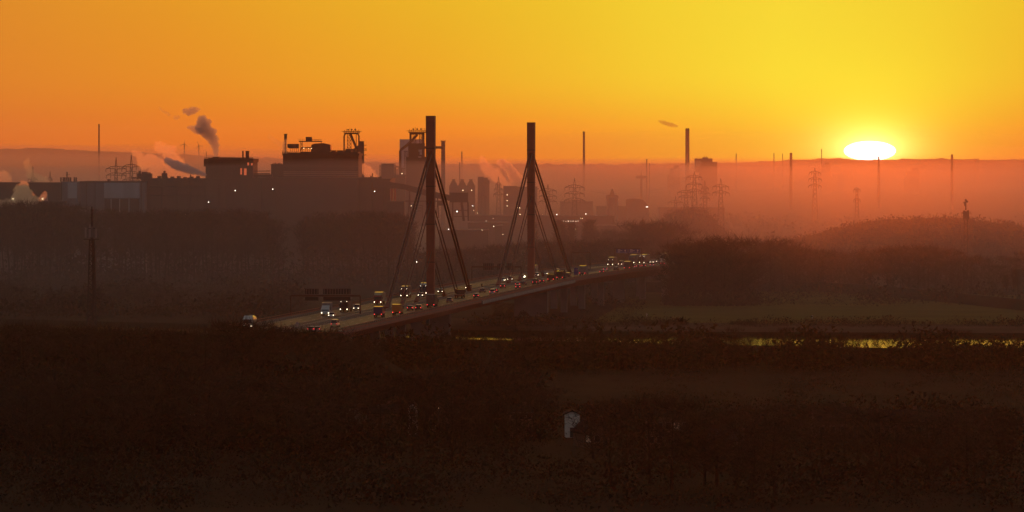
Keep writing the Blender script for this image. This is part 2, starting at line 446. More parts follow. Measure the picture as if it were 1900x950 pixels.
for sg in (-1, 1):
    extrude([(sg * 16.62, -.05), (sg * 16.95, -.05), (sg * 16.95, -1.05), (sg * 16.62, -1.05)], main).build('edge_beam', M_concl, bridge)
    extrude([(sg * 2.3, .03), (sg * 14.5, .03)], SL, False).build('carriageway', M_asph, bridge)
    extrude([(sg * 14.6, .0), (sg * 16.6, .0), (sg * 16.6, .18), (sg * 14.6, .18)], SL).build('walkway', M_conc, bridge)
    # parapet: rail, low plate and posts
    mb = extrude([(sg * 16.45, .18), (sg * 16.55, .18), (sg * 16.55, .75), (sg * 16.45, .75)], SL)
    m2 = extrude([(sg * 16.42, 1.12), (sg * 16.58, 1.12), (sg * 16.58, 1.25), (sg * 16.42, 1.25)], SL)
    mb.f += [tuple(i + len(mb.v) for i in f) for f in m2.f]; mb.v += m2.v
    for i in range(int((S1 - S0) / 4)):
        a = DP(S0 + i * 4, sg * 16.5, .18); mb.box(a.x - .05, a.x + .05, a.y - .05, a.y + .05, a.z, a.z + .98)
    mb.build('parapet', M_bridge, bridge)
    for tt, nm in ((14.75, 'guard_rail'), (2.0, 'guard_rail')):
        mb = extrude([(sg * tt - .04, .45), (sg * tt + .04, .45), (sg * tt + .04, .78), (sg * tt - .04, .78)], SL)
        for i in range(int((S1 - S0) / 4)):
            a = DP(S0 + i * 4, sg * tt, .02); mb.box(a.x - .06, a.x + .06, a.y - .06, a.y + .06, a.z, a.z + .44)
        mb.build(nm, M_steel, bridge)
extrude([(-2.25, .0), (2.25, .0), (2.25, .14), (-2.25, .14)], SL).build('median_strip', M_conc, bridge)
mb = MB()
for sg in (-1, 1):
    for tt in (2.75, 13.9):
        m2 = extrude([(sg * tt - .1, .045), (sg * tt + .1, .045)], SL, False)
        mb.f += [tuple(i + len(mb.v) for i in f) for f in m2.f]; mb.v += m2.v
    for tt in (6.6, 10.3):
        for i in range(int((S1 - S0) / 18)):
            s = S0 + i * 18
            mb.quad(DP(s, sg * tt - .08, .045), DP(s, sg * tt + .08, .045), DP(s + 6, sg * tt + .08, .045), DP(s + 6, sg * tt - .08, .045))
mb.build('lane_markings', M_white, bridge, kind='stuff')
# pylons with their cables
for s0 in (0, 310):
    mb = MB()
    def ring(z, hw, hl):
        return [DP(s0 - hl, -hw, z), DP(s0 - hl, hw, z), DP(s0 + hl, hw, z), DP(s0 + hl, -hw, z)]
    rr = [ring(.1, 1.18, 1.6), ring(20, 1.25, 1.6), ring(45, 1.35, 1.7), ring(58.4, 1.4, 1.75)]
    for r in rr: mb.v += [tuple(p) for p in r]
    for i in range(3):
        for k in range(4): mb.f.append((i * 4 + k, i * 4 + (k + 1) % 4, i * 4 + 4 + (k + 1) % 4, i * 4 + 4 + k))
    mb.f.append((12, 13, 14, 15))
    py = mb.build('pylon', M_bridge, bridge)
    for z in (12, 24, 36, 48):
        mb = MB(); mb.v += [tuple(p) for p in ring(z, 1.44, 1.82)] + [tuple(p) for p in ring(z + .25, 1.44, 1.82)]
        mb.f += [(0, 3, 2, 1), (4, 5, 6, 7), (0, 1, 5, 4), (1, 2, 6, 5), (2, 3, 7, 6), (3, 0, 4, 7)]
        mb.build('joint_band', M_cable, py)
    for sg in (-1, 1):
        for h, dist, rad, off in ((47.0, 110, .33, .44), (31.5, 74, .17, .46), (15.6, 37, .14, .42)):
            for o in (-off, off):
                mb = MB(); mb.tube([DP(s0 + sg * 1.0, o, h), DP(s0 + sg * dist, o, .3)], rad, 6)
                mb.build('stay_cable', M_cable, bridge)
            a = DP(s0 + sg * dist, 0, 0); mb = MB(); mb.tube([DP(s0 + sg * (dist + 1.2), 0, .1), DP(s0 + sg * (dist - 2.2), 0, 1.6)], [.95, .6], 4)
            mb.build('cable_anchor', M_bridge, bridge)
# piers
def pier(s, hw, hl, parts):
    for t in parts:
        mb = MB(); p = [DP(s - hl, t - hw, -3.88), DP(s - hl, t + hw, -3.88), DP(s + hl, t + hw, -3.88), DP(s + hl, t - hw, -3.88)]
        mb.v += [(q.x, q.y, -.3) for q in p] + [tuple(q) for q in p]
        mb.f += [(0, 1, 5, 4), (1, 2, 6, 5), (2, 3, 7, 6), (3, 0, 4, 7), (4, 5, 6, 7)]
        mb.build('pier', M_conc, bridge)
for s in (0, 310): pier(s, 6.2, 2.2, (0,))
for s in (-60, -120, -180, -240): pier(s, 1.3, 1.2, (-5.5, 5.5))
for s in (365, 415, 465, 515, 565, 615): pier(s, 1.2, 1.1, (-5.5, 5.5))

mb = MB()                                        # the embankment that carries the road up to the bridge
def emb(i): return DP(-335 - i * 20, -17 - 23 * (1 - i / 8), -13.6), DP(-335 - i * 20, -17, -.1 - 13.45 * i / 8), DP(-335 - i * 20, 17, -.1 - 13.45 * i / 8), DP(-335 - i * 20, 17 + 23 * (1 - i / 8), -13.6)
for i in range(8):
    for k in range(3): mb.quad(emb(i)[k], emb(i)[k + 1], emb(i + 1)[k + 1], emb(i + 1)[k])
mb.v += [tuple(q) for q in emb(0)]; mb.f.append(tuple(len(mb.v) - 4 + i for i in range(4)))
struct('embankment', mb, M_dike)

# ------------------------------------------------------------------ gantries and signs on the bridge
def gantry(label, s, t0, t1, h, panels, m_panel, ribs):
    b = DP(s, t0, 0); g = thing('sign_gantry', label, 'gantry', tuple(b), 0, None)
    for t in (t0, t1):
        mb = MB(); p = DP(s, t, -1.6 if abs(t) > 17 else 0); q = DP(s, t, h)
        mb.tube([p, q], .26, 4); mb.build('post', M_rust, g)
    mb = MB(); mb.tube([DP(s, t0, h), DP(s, t1, h)], .34, 4); mb.build('crossbeam', M_rust, g)
    if abs(t0) > 17:
        mb = MB(); mb.tube([DP(s, -16.6, -.3), DP(s, t0, -1.3)], .3, 4); mb.build('bracket', M_rust, g)
    for a, b2, z0, z1 in panels:
        mb = MB(); p = [DP(s + .5, a), DP(s + .5, b2), DP(s + .75, b2), DP(s + .75, a)]
        k = len(mb.v); mb.v += [(q.x, q.y, DZ + z0) for q in p] + [(q.x, q.y, DZ + z1) for q in p]
        mb.f += [tuple(k + i for i in q) for q in ((0, 3, 2, 1), (4, 5, 6, 7), (0, 1, 5, 4), (1, 2, 6, 5), (2, 3, 7, 6), (3, 0, 4, 7))]
        pn = mb.build('sign_panel', m_panel, g)
        if ribs and z1 - z0 > 1.5:
            n = max(3, int((b2 - a) / .75))
            for i in range(n):
                mb = MB(); t = a + (b2 - a) * (i + .5) / n
                mb.tube([DP(s + .38, t, z0 + .05), DP(s + .38, t, z1 - .05)], .11, 4); mb.build('rib', M_steel, pn)
    return g
M_sign = mat('sign_back', (.035, .028, .026), .6, var=.15, scale=1)
M_signb = mat('blue_sign', (.04, .05, .24), .45, var=.08, scale=1)
M_signw = mat('white_sign_print', (.7, .7, .7), .5, var=.05, scale=1)
gantry('grey sign gantry with two ribbed panels seen from behind, nearest on the bridge', -163, -21.2, -1.0, 5.35,
       [(-17.1, -13.2, 5.75, 7.35), (-11.8, -3.9, 5.75, 7.35), (-17.1, -13.2, 3.9, 5.0), (-11.8, -3.9, 3.9, 5.0)], M_sign, True)
gantry('grey sign gantry with three dark panels beside the farther pylon', 285, -19.0, -.8, 5.2,
       [(-14.9, -11.0, 4.1, 6.5), (-9.7, -7.2, 4.1, 6.4), (-6.2, -3.8, 4.1, 6.5)], M_sign, True)
gantry('bare thin gantry frame over the oncoming lanes before the blue signs', 520, -16.0, -8.2, 6.6, [], M_sign, False)
bg_ = gantry('blue direction sign gantry at the far end of the bridge', 610, -15.2, -3.5, 6.9,
       [(-14.6, -9.6, 4.9, 7.0), (-9.3, -4.2, 4.9, 7.0)], M_signb, False)
def tp(t, z, s=609.9): return DP(s, t, z)
for a, b2 in ((-14.4, -9.8), (-9.1, -4.4)):    # white border lines and arrows on the blue sheets
    mb = MB()
    for z in (5.0, 6.82): mb.quad(DP(610.48, a, z), DP(610.48, b2, z), DP(610.48, b2, z + .08), DP(610.48, a, z + .08))
    for k in range(3):
        zz = 5.35 + k * .48; mb.quad(DP(610.48, a + .5, zz), DP(610.48, a + 1.6 + (k % 2) * .9, zz), DP(610.48, a + 1.6 + (k % 2) * .9, zz + .2), DP(610.48, a + .5, zz + .2))
    mb.tri(DP(610.48, b2 - .9, 6.5), DP(610.48, b2 - 1.3, 5.9), DP(610.48, b2 - .5, 5.9)); mb.quad(DP(610.48, b2 - .99, 5.2), DP(610.48, b2 - .81, 5.2), DP(610.48, b2 - .81, 5.9), DP(610.48, b2 - .99, 5.9))
    mb.build('sign_print', M_signw, bg_)
def deck_s(u, t):
    lo, hi = S0, S1
    for _ in range(50):
        m = (lo + hi) / 2; p = DP(m, t)
        if 950 + F * p.x / p.y < u: lo = m
        else: hi = m
    return lo
# small signs that stand on the deck
def board(name, label, u, t, w_, z0, z1, m, cat='sign'):
    s = deck_s(u, t); g = thing(name, label, cat, tuple(DP(s, t, 0)), ang(s))
    mb = MB(); mb.box(-w_ / 2, w_ / 2, -.06, .06, z0, z1); mb.build('panel', m, g, local=True)
    for x in (-w_ * .38, w_ * .38):
        mb = MB(); mb.tube([(x, .12, 0), (x, .12, z1 - .05)], .07, 5); mb.build('post', M_steel, g, local=True)
    return g
board('road_sign', 'blue panel sign on posts at the outer edge beyond the second pylon', 1069, 15.6, 1.5, 1.5, 4.2, M_signb)
board('road_sign', 'pale pinkish board on the median near the bridge approach', 551.5, 1.2, .8, .7, 1.9, mat('pink_board', (.55, .36, .33), .6, var=.1, scale=1))
board('marker_post', 'small dark marker standing alone on the median between the pylons', 894, -2.0, .45, .4, 1.6, M_sign, 'marker')
# tall lamp mast and a mast by the second pylon
s = deck_s(974, -1.2); g = thing('lamp_mast', 'thin leaning lamp mast left of the farther pylon', 'lamp post', tuple(DP(s, -1.4, 0)), 0)
mb = MB(); mb.tube([(0, 0, 0), (.2, 0, 3.4), (1.1, 0, 5.2)], [.09, .06, .05], 5); mb.build('pole', M_steel, g, local=True)
mb = MB(); mb.ball((.1, -.1, 1.4), .28, 8, 5); mb.build('lamp', E_head, g, local=True)

# ------------------------------------------------------------------ traffic
PAINT = {}
def paint(n, c, metal=0.0):
    return mat('paint_' + n, c, .28, metal=metal, var=.05, scale=1, coat=1.0)
P_black = paint('black', (.02, .02, .022)); P_grey = paint('grey', (.12, .12, .13), .5); P_silver = paint('silver', (.45, .45, .45), .6)
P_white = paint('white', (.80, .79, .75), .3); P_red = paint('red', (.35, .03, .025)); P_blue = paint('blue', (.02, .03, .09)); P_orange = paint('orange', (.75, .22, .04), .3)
P_green = paint('dark_green', (.03, .06, .04)); P_brown = paint('brown', (.12, .06, .04)); P_cream = paint('cream', (.65, .52, .30)); P_glint = paint('yellow', (.85, .60, .15), .8)  # the yellow goes on truck roofs only, a warm sunset glint as paint
SHINE = [mat('roof_%d' % i, c, .30, metal=.9, var=.05, scale=1, coat=.5) for i, c in enumerate(((.75, .70, .58), (.60, .55, .45), (.8, .72, .5), (.45, .42, .38)))]  # pale metal for vehicle roofs: sunset glints put into the material
M_tarp = mat('grey_tarpaulin', (.25, .22, .20), .6, var=.15, scale=1)
M_tail = mat('tail_lens', (.4, .02, .02), .3, var=.1, scale=3)
def wheels(g, xs, ys, r, wd):
    for x in xs:
        for y in ys:
            mb = MB(); mb.tube([(x - wd / 2, y, r), (x + wd / 2, y, r)], r, 10); mb.build('wheel', M_tyre, g, local=True)
def lamps(g, y, xs, z, r, m, name):
    for x in xs:
        mb = MB(); mb.ball((x, y, z), r, 8, 5, sy=.45); mb.build(name, m, g, local=True)
def car(label, u, t, body, fwd=-1, kind='car', group=None, lit=True):
    s = deck_s(u, t); h = ang(s) + (math.pi if fwd < 0 else 0) + random.uniform(-.01, .01)
    tall = {'car': 1.45, 'suv': 1.72, 'van': 2.0}[kind]; ln = {'car': 4.4, 'suv': 4.7, 'van': 5.2}[kind]; wd = {'car': .9, 'suv': .94, 'van': .98}[kind]
    g = thing({'car': 'car', 'suv': 'car', 'van': 'van'}[kind], label, 'van' if kind == 'van' else 'car', tuple(DP(s, t, .035)), h, group)
    H = ln / 2
    mb = MB()
    def sec(y, hw, z0, z1):
        mb.v.extend([(-hw * .94, y, z0), (-hw, y, z0 + (z1 - z0) * .4), (-hw * .92, y, z1), (hw * .92, y, z1), (hw, y, z0 + (z1 - z0) * .4), (hw * .94, y, z0)])
    if kind == 'van': prof = [(-H, .34, 1.05), (-H + .15, .28, 1.12), (0, .26, 1.12), (H - 1.0, .26, 1.1), (H - .25, .28, .98), (H, .34, .8)]
    else: prof = [(-H, .36, .82), (-H + .25, .28, .95), (-H + 1.1, .24, .98), (0, .22, .96), (H - 1.3, .24, .94), (H - .3, .28, .78), (H, .36, .6)]
    for y, z0, z1 in prof: sec(y, wd if abs(y) < H - .1 else wd * .9, z0, z1 * tall / 1.5 if kind != 'van' else z1)
    n = 6
    for i in range(len(prof) - 1):
        for k in range(n): mb.f.append((i * n + k, i * n + (k + 1) % n, (i + 1) * n + (k + 1) % n, (i + 1) * n + k))
    mb.f.append(tuple(range(n))); mb.f.append(tuple((len(prof) - 1) * n + k for k in reversed(range(n))))
    mb.build('body', body, g, local=True)
    belt = .93 * tall / 1.5 if kind != 'van' else 1.08
    if kind == 'van': cab = [(-H + .05, belt), (H - .95, belt), (H - 1.65, tall - .06), (-H + .15, tall - .06)]
    elif kind == 'suv': cab = [(-H + .15, belt), (H - 1.35, belt), (H - 2.1, tall - .06), (-H + .5, tall - .06)]
    else: cab = [(-H + .45, belt), (H - 1.4, belt), (H - 2.15, tall - .06), (-H + 1.15, tall - .06)]
    mb = MB(); k = .80
    mb.v += [(-wd * .9, cab[0][0], belt - .02), (wd * .9, cab[0][0], belt - .02), (wd * .9, cab[1][0], belt - .02), (-wd * .9, cab[1][0], belt - .02),
             (-wd * k, cab[3][0], tall - .06), (wd * k, cab[3][0], tall - .06), (wd * k, cab[2][0], tall - .06), (-wd * k, cab[2][0], tall - .06)]
    mb.f += [(0, 1, 5, 4), (1, 2, 6, 5), (2, 3, 7, 6), (3, 0, 4, 7), (4, 5, 6, 7)]
    mb.build('window', M_glass, g, local=True)
    y0, y1 = cab[3][0] - .06, cab[2][0] + .06
    mb = MB(); pts = []
    for f, dz in ((0, -.06), (.15, .02), (.5, .13), (.85, .02), (1, -.06)):
        y = y0 + (y1 - y0) * f
        pts.append([(-wd * .82, y, tall - .10), (-wd * .6, y, tall + dz - .02), (0, y, tall + dz), (wd * .6, y, tall + dz - .02), (wd * .82, y, tall - .10)])
    for r in pts: mb.v += r
    for i in range(4):
        for j in range(4): mb.f.append((i * 5 + j, i * 5 + j + 1, i * 5 + 6 + j, i * 5 + 5 + j))
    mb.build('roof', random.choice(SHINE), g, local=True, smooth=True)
    for x in (-wd * .78, wd * .78):
        for ya, yb in ((cab[0][0] + .03, cab[3][0]), (cab[1][0] - .03, cab[2][0])):
            mb = MB(); mb.tube([(x * 1.12, ya, belt), (x, yb, tall - .08)], .045, 4); mb.build('roof_post', body, g, local=True)
    wheels(g, (-wd * .88, wd * .88), (-H + .85, H - .9), .33, .22)
    lamps(g, H - .02, (-.66, .66), .68, .115, E_head if fwd < 0 else M_glass, 'headlight')
    lamps(g, -H + .02, (-.70, .70), .86, .12, E_tail if (fwd > 0 and lit) else M_tail, 'taillight')
    return g
def lorry(label, u, t, cabm, boxm, fwd=-1, ln=8.0, bh=3.7, style='box', cabh=2.9, group=None, lit=True, roofm=None, roof_lamps=False, cat='truck', cw=1.24):
    s = deck_s(u, t); h = ang(s) + (math.pi if fwd < 0 else 0)
    g = thing({'box': 'box_truck', 'tanker': 'tanker_truck', 'flat': 'flatbed_truck', 'tip': 'tipper_truck'}[style], label, cat, tuple(DP(s, t, .035)), h, group)
    H = ln / 2; c0 = H - 2.0
    mb = MB(); poly = [(c0, .55), (H - .05, .5), (H, 1.4), (H - .15, cabh - .35), (H - .5, cabh), (c0, cabh)]
    mb.prismx(poly, -cw, cw); mb.build('cab', cabm, g, local=True)
    mb = MB(); mb.prismx([(H + .005, 1.5), (H + .03, 1.5), (H - .11, cabh - .45), (H - .14, cabh - .45)], -cw + .12, cw - .12); mb.build('windscreen', M_glass, g, local=True)
    if style != 'flat':
        mb = MB(); mb.prismx([(c0 + .1, cabh), (H - .6, cabh), (c0 + .4, min(bh, cabh + .75)), (c0 + .1, min(bh, cabh + .75))], -cw * .9, cw * .9); mb.build('wind_deflector', roofm or cabm, g, local=True)
    mb = MB(); mb.box(-.5, .5, -H + .1, c0 + .2, .6, .9); mb.build('chassis', M_dark, g, local=True)
    if style == 'box':
        mb = MB(); mb.box(-1.27, 1.27, -H, c0 - .25, 1.0, bh); mb.build('cargo_box', boxm, g, local=True)
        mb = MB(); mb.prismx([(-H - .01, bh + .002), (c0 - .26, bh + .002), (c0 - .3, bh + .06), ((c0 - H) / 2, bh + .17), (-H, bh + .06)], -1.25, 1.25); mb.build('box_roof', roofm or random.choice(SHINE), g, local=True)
        for x in (-.63, .63):
            mb = MB(); mb.box(x - .58, x + .58, -H - .05, -H - .005, 1.1, bh - .12); mb.build('rear_door', boxm, g, local=True)
    elif style == 'tanker':
        mb = MB(); mb.tube([(0, -H, 2.2), (0, -H + .25, 2.2), (0, c0 - .6, 2.2), (0, c0 - .35, 2.2)], [.9, 1.22, 1.22, .9], 16); mb.build('tank', boxm, g, local=True, smooth=False)
        mb = MB(); mb.box(-.3, .3, -H + .8, c0 - 1, 3.42, 3.52); mb.build('catwalk', M_steel, g, local=True)
    elif style == 'tip':
        mb = MB(); mb.prismx([(-H, 1.1), (c0 - .4, 1.1), (c0 - .3, bh - .3), (-H - .15, bh - .5)], -1.25, 1.25); mb.build('tipper_body', boxm, g, local=True)
    else:
        mb = MB(); mb.box(-1.27, 1.27, -H, c0 - .25, .95, 1.2); mb.build('flat_bed', boxm, g, local=True)
        mb = MB(); mb.box(-1.25, 1.25, c0 - .4, c0 - .28, 1.2, 2.7); mb.build('headboard', boxm, g, local=True)
    wheels(g, (-1.05, 1.05), [H - 1.1, -H + 1.2] + ([-H + 2.5] if ln > 7.5 else []) + ([-H + 3.8] if ln > 11 else []), .5, .34)
    lamps(g, H + .0, (-.98, .98), .85, .13, E_head if fwd < 0 else M_glass, 'headlight')
    if roof_lamps: lamps(g, H - .3, (-.85, .85), cabh - .25, .10, E_head, 'roof_lamp')
    lamps(g, -H - .05, (-1.0, 1.0), .95, .13, E_tail if (fwd > 0 and lit) else M_tail, 'taillight')
    for x in (-cw - .16, cw + .16):
        mb = MB(); mb.box(x - .1, x + .1, H - .55, H - .4, 1.7, 2.4); mb.build('mirror', M_dark, g, local=True)
    return g
ON, OFF = 'oncoming traffic on the bridge', 'traffic driving away over the bridge'
A, B_, C_ = -4.6, -8.2, -11.8
lorry('white cab tanker truck with yellowish tank, nearest oncoming vehicle at the approach', 464, C_, P_white, P_cream, -1, 9, 3.5, 'tanker', 3.0, ON, roofm=P_white)
lorry('small oncoming box truck with tall grey box under the near gantry', 606, B_ - .6, P_white, M_tarp, -1, 6.5, 3.6, 'box', 2.2, ON)
car('white car half hidden by the median beside the small box truck', 616, A, P_white, -1, 'car', ON)
lorry('dark truck with lit roof edge and four lamps beside the gantry post', 642, B_ - .5, P_black, P_black, -1, 10, 3.9, 'box', 3.3, ON, roofm=P_white, roof_lamps=True)
car('white topped dark car just right of the near gantry post', 662.5, B_ + .6, P_silver, -1, 'suv', ON)
lorry('red fronted truck with cream box, alone between gantry and first pylon', 704, B_ - 1.4, P_red, P_cream, -1, 9, 3.7, 'box', 2.9, ON, roofm=P_cream)
lorry('black oncoming truck with roof lamps on the outer lane left of the first pylon', 753, C_, P_black, P_black, -1, 10, 3.7, 'box', 3.2, ON, roof_lamps=True)
lorry('tall truck with pale roof half hidden behind the first pylon', 788, B_ - 1.6, P_black, P_grey, -1, 9, 4.0, 'box', 3.4, ON, roofm=P_white, roof_lamps=True)
car('bright oncoming car directly in front of the tall truck at the first pylon', 781.5, B_ + .2, P_silver, -1, 'car', ON)
car('red car with bright lamps just right of the first pylon', 818, B_ + .6, P_red, -1, 'car', ON)
car('black oncoming car below the foot of the thick right cable of the first pylon', 869.5, A, P_black, -1, 'suv', ON)
car('white oncoming car, leftmost of three before the second pylon', 933.5, A - 1.2, P_white, -1, 'car', ON)
car('silver oncoming car, middle of three before the second pylon', 947, A - .4, P_silver, -1, 'suv', ON)
car('large white car just left of the second pylon', 970.5, A + .4, P_white, -1, 'suv', ON)
lorry('cream box truck with bright roof edge in glint yellow beside the second pylon', 989.5, B_ - 1, P_grey, P_cream, -1, 8, 3.9, 'box', 2.8, ON, roofm=P_glint)
car('red oncoming car just right of the second pylon', 996.5, A, P_red, -1, 'car', ON)
car('white oncoming car second right of the second pylon', 1013.5, A - .4, P_white, -1, 'car', ON)
car('dark oncoming car behind the black tipper truck', 1034.5, A - .6, P_black, -1, 'suv', ON)
lorry('dark oncoming truck under the bare gantry frame', 1136, B_ - 1, P_black, P_black, -1, 9, 3.7, 'box', 3.0, ON, roof_lamps=True)
car('reddish oncoming van between the bare gantry and the blue signs', 1152.5, B_, P_red, -1, 'van', ON)
lorry('grey oncoming truck with dim roof, left of two under the blue signs', 1177, B_, P_grey, M_tarp, -1, 12, 4.0, 'box', 3.4, ON)
lorry('brown oncoming truck with bright roof, right of two under the blue signs', 1196, A - .6, P_brown, P_brown, -1, 12, 4.0, 'box', 3.5, ON, roofm=P_white, roof_lamps=True)
car('white oncoming car right behind the bright roofed brown truck', 1211, A, P_white, -1, 'car', ON)
car('silver oncoming car close before the last white truck', 1223, A, P_silver, -1, 'car', ON)
lorry('white roofed oncoming truck at the far end, last vehicle of all', 1233, B_, P_white, P_white, -1, 8, 3.7, 'box', 3.0, ON, roofm=P_white)
# driving away
A2, B2, C2 = 4.8, 8.4, 12.0
car('car showing only its pale roof at the left edge of the near lanes', 545, B2, P_silver, 1, 'car', OFF)
car('car with only a thin pale roof left of the beige car', 565, C2 - 2, P_silver, 1, 'car', OFF)
car('beige car nearly hidden behind the near parapet', 622, B2, P_cream, 1, 'van', OFF)
lorry('dark blue delivery truck with roof in glint yellow, driving away', 704, B2, P_blue, P_blue, 1, 6.5, 3.0, 'box', 2.3, OFF, roofm=P_glint, cw=1.1)
lorry('orange delivery truck driving away behind the dark blue one', 738, C2 - 1.0, P_orange, P_orange, 1, 6.5, 3.1, 'box', 2.4, OFF, roofm=P_glint, cw=1.1)
car('dark car with red tail lights, left of two left of the big box truck', 762, B2, P_black, 1, 'car', OFF)
car('dark car with red tail lights, right of two left of the big box truck', 777.5, B2 + 2.4, P_black, 1, 'suv', OFF)
lorry('big red brown box truck with white roof in front of the first pylon', 802, C2 - 1.2, P_brown, P_brown, 1, 8.5, 4.0, 'box', 2.9, OFF, roofm=P_white)
car('yellowish car right of the big box truck', 834.5, B2 + .4, P_grey, 1, 'car', OFF, lit=False)
lorry('empty dark flatbed truck right of the first pylon', 853, A2 + 1.2, P_black, M_dark, 1, 9, 2.6, 'flat', 2.7, OFF, lit=False)
car('dark car with pinkish tail lights below the black oncoming car', 884.5, C2 - .8, P_black, 1, 'car', OFF)
car('dark car with yellow roof edge on the inner lane between the pylons', 895.5, A2, P_grey, 1, 'car', OFF, lit=False)
car('pinkish white car with red tail lights, nearer of a close pair', 914.5, C2 - 1.2, P_silver, 1, 'suv', OFF)
car('dark car with red tail lights, farther of a close pair', 919, B2 + .8, P_black, 1, 'car', OFF)
car('low red car on the inner lane below the three oncoming cars', 933.5, A2 + .2, P_red, 1, 'car', OFF)
car('dark car, left of a loose group of three before the second pylon', 961.5, B2 - 1.2, P_brown, 1, 'car', OFF)
car('brown car, right of a loose group of three before the second pylon', 971.5, B2 - 1.0, P_brown, 1, 'car', OFF, lit=False)
car('red lit car, nearest of a loose group of three before the second pylon', 962, C2 - .4, P_grey, 1, 'car', OFF)
car('boxy dark car at the foot of the second pylon', 993.5, C2 - 2.0, P_black, 1, 'van', OFF)
car('car with orange tail lights right of the boxy dark one', 1006.5, C2 - 1.5, P_brown, 1, 'car', OFF)
lorry('low dark tanker truck driving away, right of the second pylon', 1023.5, C2 - .8, P_black, P_black, 1, 7, 3.2, 'tip', 2.6, OFF)
lorry('black tipper truck with red lamps ahead of the low dark tanker', 1041, C2 - .8, P_black, P_black, 1, 9, 3.7, 'tip', 2.9, OFF)
car('dark brown van ahead of the black tipper truck', 1054, C2 - 2, P_brown, 1, 'van', OFF, lit=False)
lorry('box truck with glowing orange roof right of the blue panel sign', 1083.5, B2 + 1.2, P_silver, M_tarp, 1, 9, 3.6, 'box', 2.9, OFF, roofm=P_orange)
car('low dark car with two tail lights at the outer edge beyond the orange roofed truck', 1118, C2 + .3, P_black, 1, 'car', OFF)
car('white roofed car on the inner lane beyond the orange roofed truck', 1124.5, A2 + 1, P_white, 1, 'car', OFF)
car('small dark car with pale roof edge, alone right of the white roofed car', 1143.5, B2, P_black, 1, 'car', OFF, lit=False)
lorry('dark lorry driving away below the grey oncoming truck', 1166.5, C2 - .6, P_black, P_brown, 1, 9, 3.4, 'box', 2.8, OFF)
car('pale car just right of the dark far lorry', 1176.5, B2, P_silver, 1, 'car', OFF)
car('dark car, left of two behind the pale far car', 1186.5, B2, P_black, 1, 'car', OFF)
car('dark car, right of two behind the pale far car', 1196, B2, P_black, 1, 'car', OFF)
car('car with strong red tail lights near the far end of the bridge', 1211.5, B2 + .5, P_silver, 1, 'suv', OFF)
car('last tiny car before the bridge vanishes behind the trees', 1231, B2, P_black, 1, 'car', OFF)

# ------------------------------------------------------------------ the steelworks
def block(name, label, cat, u0, v0, u1, d, dep, m, base_v=None, group=None):
    """a building: Empty at its foot, walls from the ground to the roof line v0"""
    a = PX(u0, v0, d); b = PX(u1, v0, d)
    g = thing(name, label, cat, ((a.x + b.x) / 2, d, 0), 0, group)
    mb = MB(); mb.box(a.x, b.x, d, d + dep, 0 if base_v is None else PX(u0, base_v, d).z, a.z)
    mb.build('wall', m, g)
    return g
def part(g, name, u0, v0, u1, v1, d, dep, m, label=None, kind=None):
    mb = MB(); mb.pbox(u0, v0, u1, v1, d, dep); return mb.build(name, m, g, label=label, kind=kind)
def pipe(g, name, pts, r, m, n=8, rads=None):
    mb = MB(); mb.tube([PX(u, v, d) for u, v, d in pts], rads or r, n); return mb.build(name, m, g)
def lamp(g, u, v, d, r=.25, m=None, name='floodlight'):
    mb = MB(); mb.ball(PX(u, v, d), r, 8, 5); return mb.build(name, m or E_flood, g)
def railing(g, u0, u1, v, d, h=4, step=6, name='railing'):
    mb = MB(); k = d / F
    a, b = PX(u0, v, d), PX(u1, v, d)
    for q in (h * k, h * k * .5): mb.tube([a + Vector((0, 0, q)), b + Vector((0, 0, q))], .10, 4)
    n = max(2, int((u1 - u0) / step))
    for i in range(n + 1):
        p = a.lerp(b, i / n); mb.tube([p, p + Vector((0, 0, h * k))], .11, 4)
    return mb.build(name, M_dark, g)

# the long rolling hall along the tree line
D = 2900
hall = block('rolling_hall', 'long low brown hall running behind the tall bare wood, lamps on its wall', 'building', 262, 333, 724, D, 120, M_mill)
part(hall, 'roof', 260, 331.5, 726, 333.2, D - 1, 122, M_milld)
part(hall, 'roof', 470, 329.4, 700, 331.4, D + 10, 90, M_milld)
part(hall, 'wall_step', 524, 333.4, 664, 419, D - 6, 6, M_mill)
for i in range(17): part(hall, 'wall_rib', 276 + i * 26, 334, 277.1 + i * 26, 402, D - .6, .6, M_milld)
for i in range(9): part(hall, 'roof_vent', 245 + i * 14 if i < 2 else 268 + i * 12, 328.6 - (i % 3), 251 + i * 14 if i < 2 else 273 + i * 12, 331.4, D + 6, 12, M_milld)
for u, v in ((387, 375), (436.5, 353.5), (506, 351), (695, 355), (345, 397)): lamp(hall, u, v, D - 8)
rk = random.Random(5)
for i in range(26):                              # fans, ducts and hatches along the roof
    u = 300 + i * 16.2 + rk.uniform(-5, 5)
    if 376 < u < 474 or 520 < u < 668: continue
    h = rk.choice((1.4, 2.2, 3.4, 5)); w_ = rk.uniform(1.2, 7)
    part(hall, 'roof_unit', u, 331.6 - h - (2 if u > 470 and u < 700 else 0), u + w_, 331.8, D + 3 + rk.random() * 5, 8, M_milld)
    if i % 3 == 0: pipe(hall, 'vent_pipe', [(u + w_ + 2, 331.6, D + 4), (u + w_ + 2, 325 - h, D + 4)], .3, M_dark, 6)
for u0, v0, u1 in ((254, 322, 262), (257, 317, 260), (263, 319, 273), (272, 322, 281), (275, 320, 278), (300, 321, 309), (303, 317, 306)):
    part(hall, 'roof_machine', u0, v0, u1, 332, D + 9, 8, M_dark)
for v in (345, 362): pipe(hall, 'wall_pipe', [(272, v, D - .8), (376, v + 1, D - .8)], .3, M_milld, 6)
for u in (300, 352, 420, 486, 690, 712): pipe(hall, 'downpipe', [(u, 334, D - .6), (u, 400, D - .6)], .28, M_milld, 6)
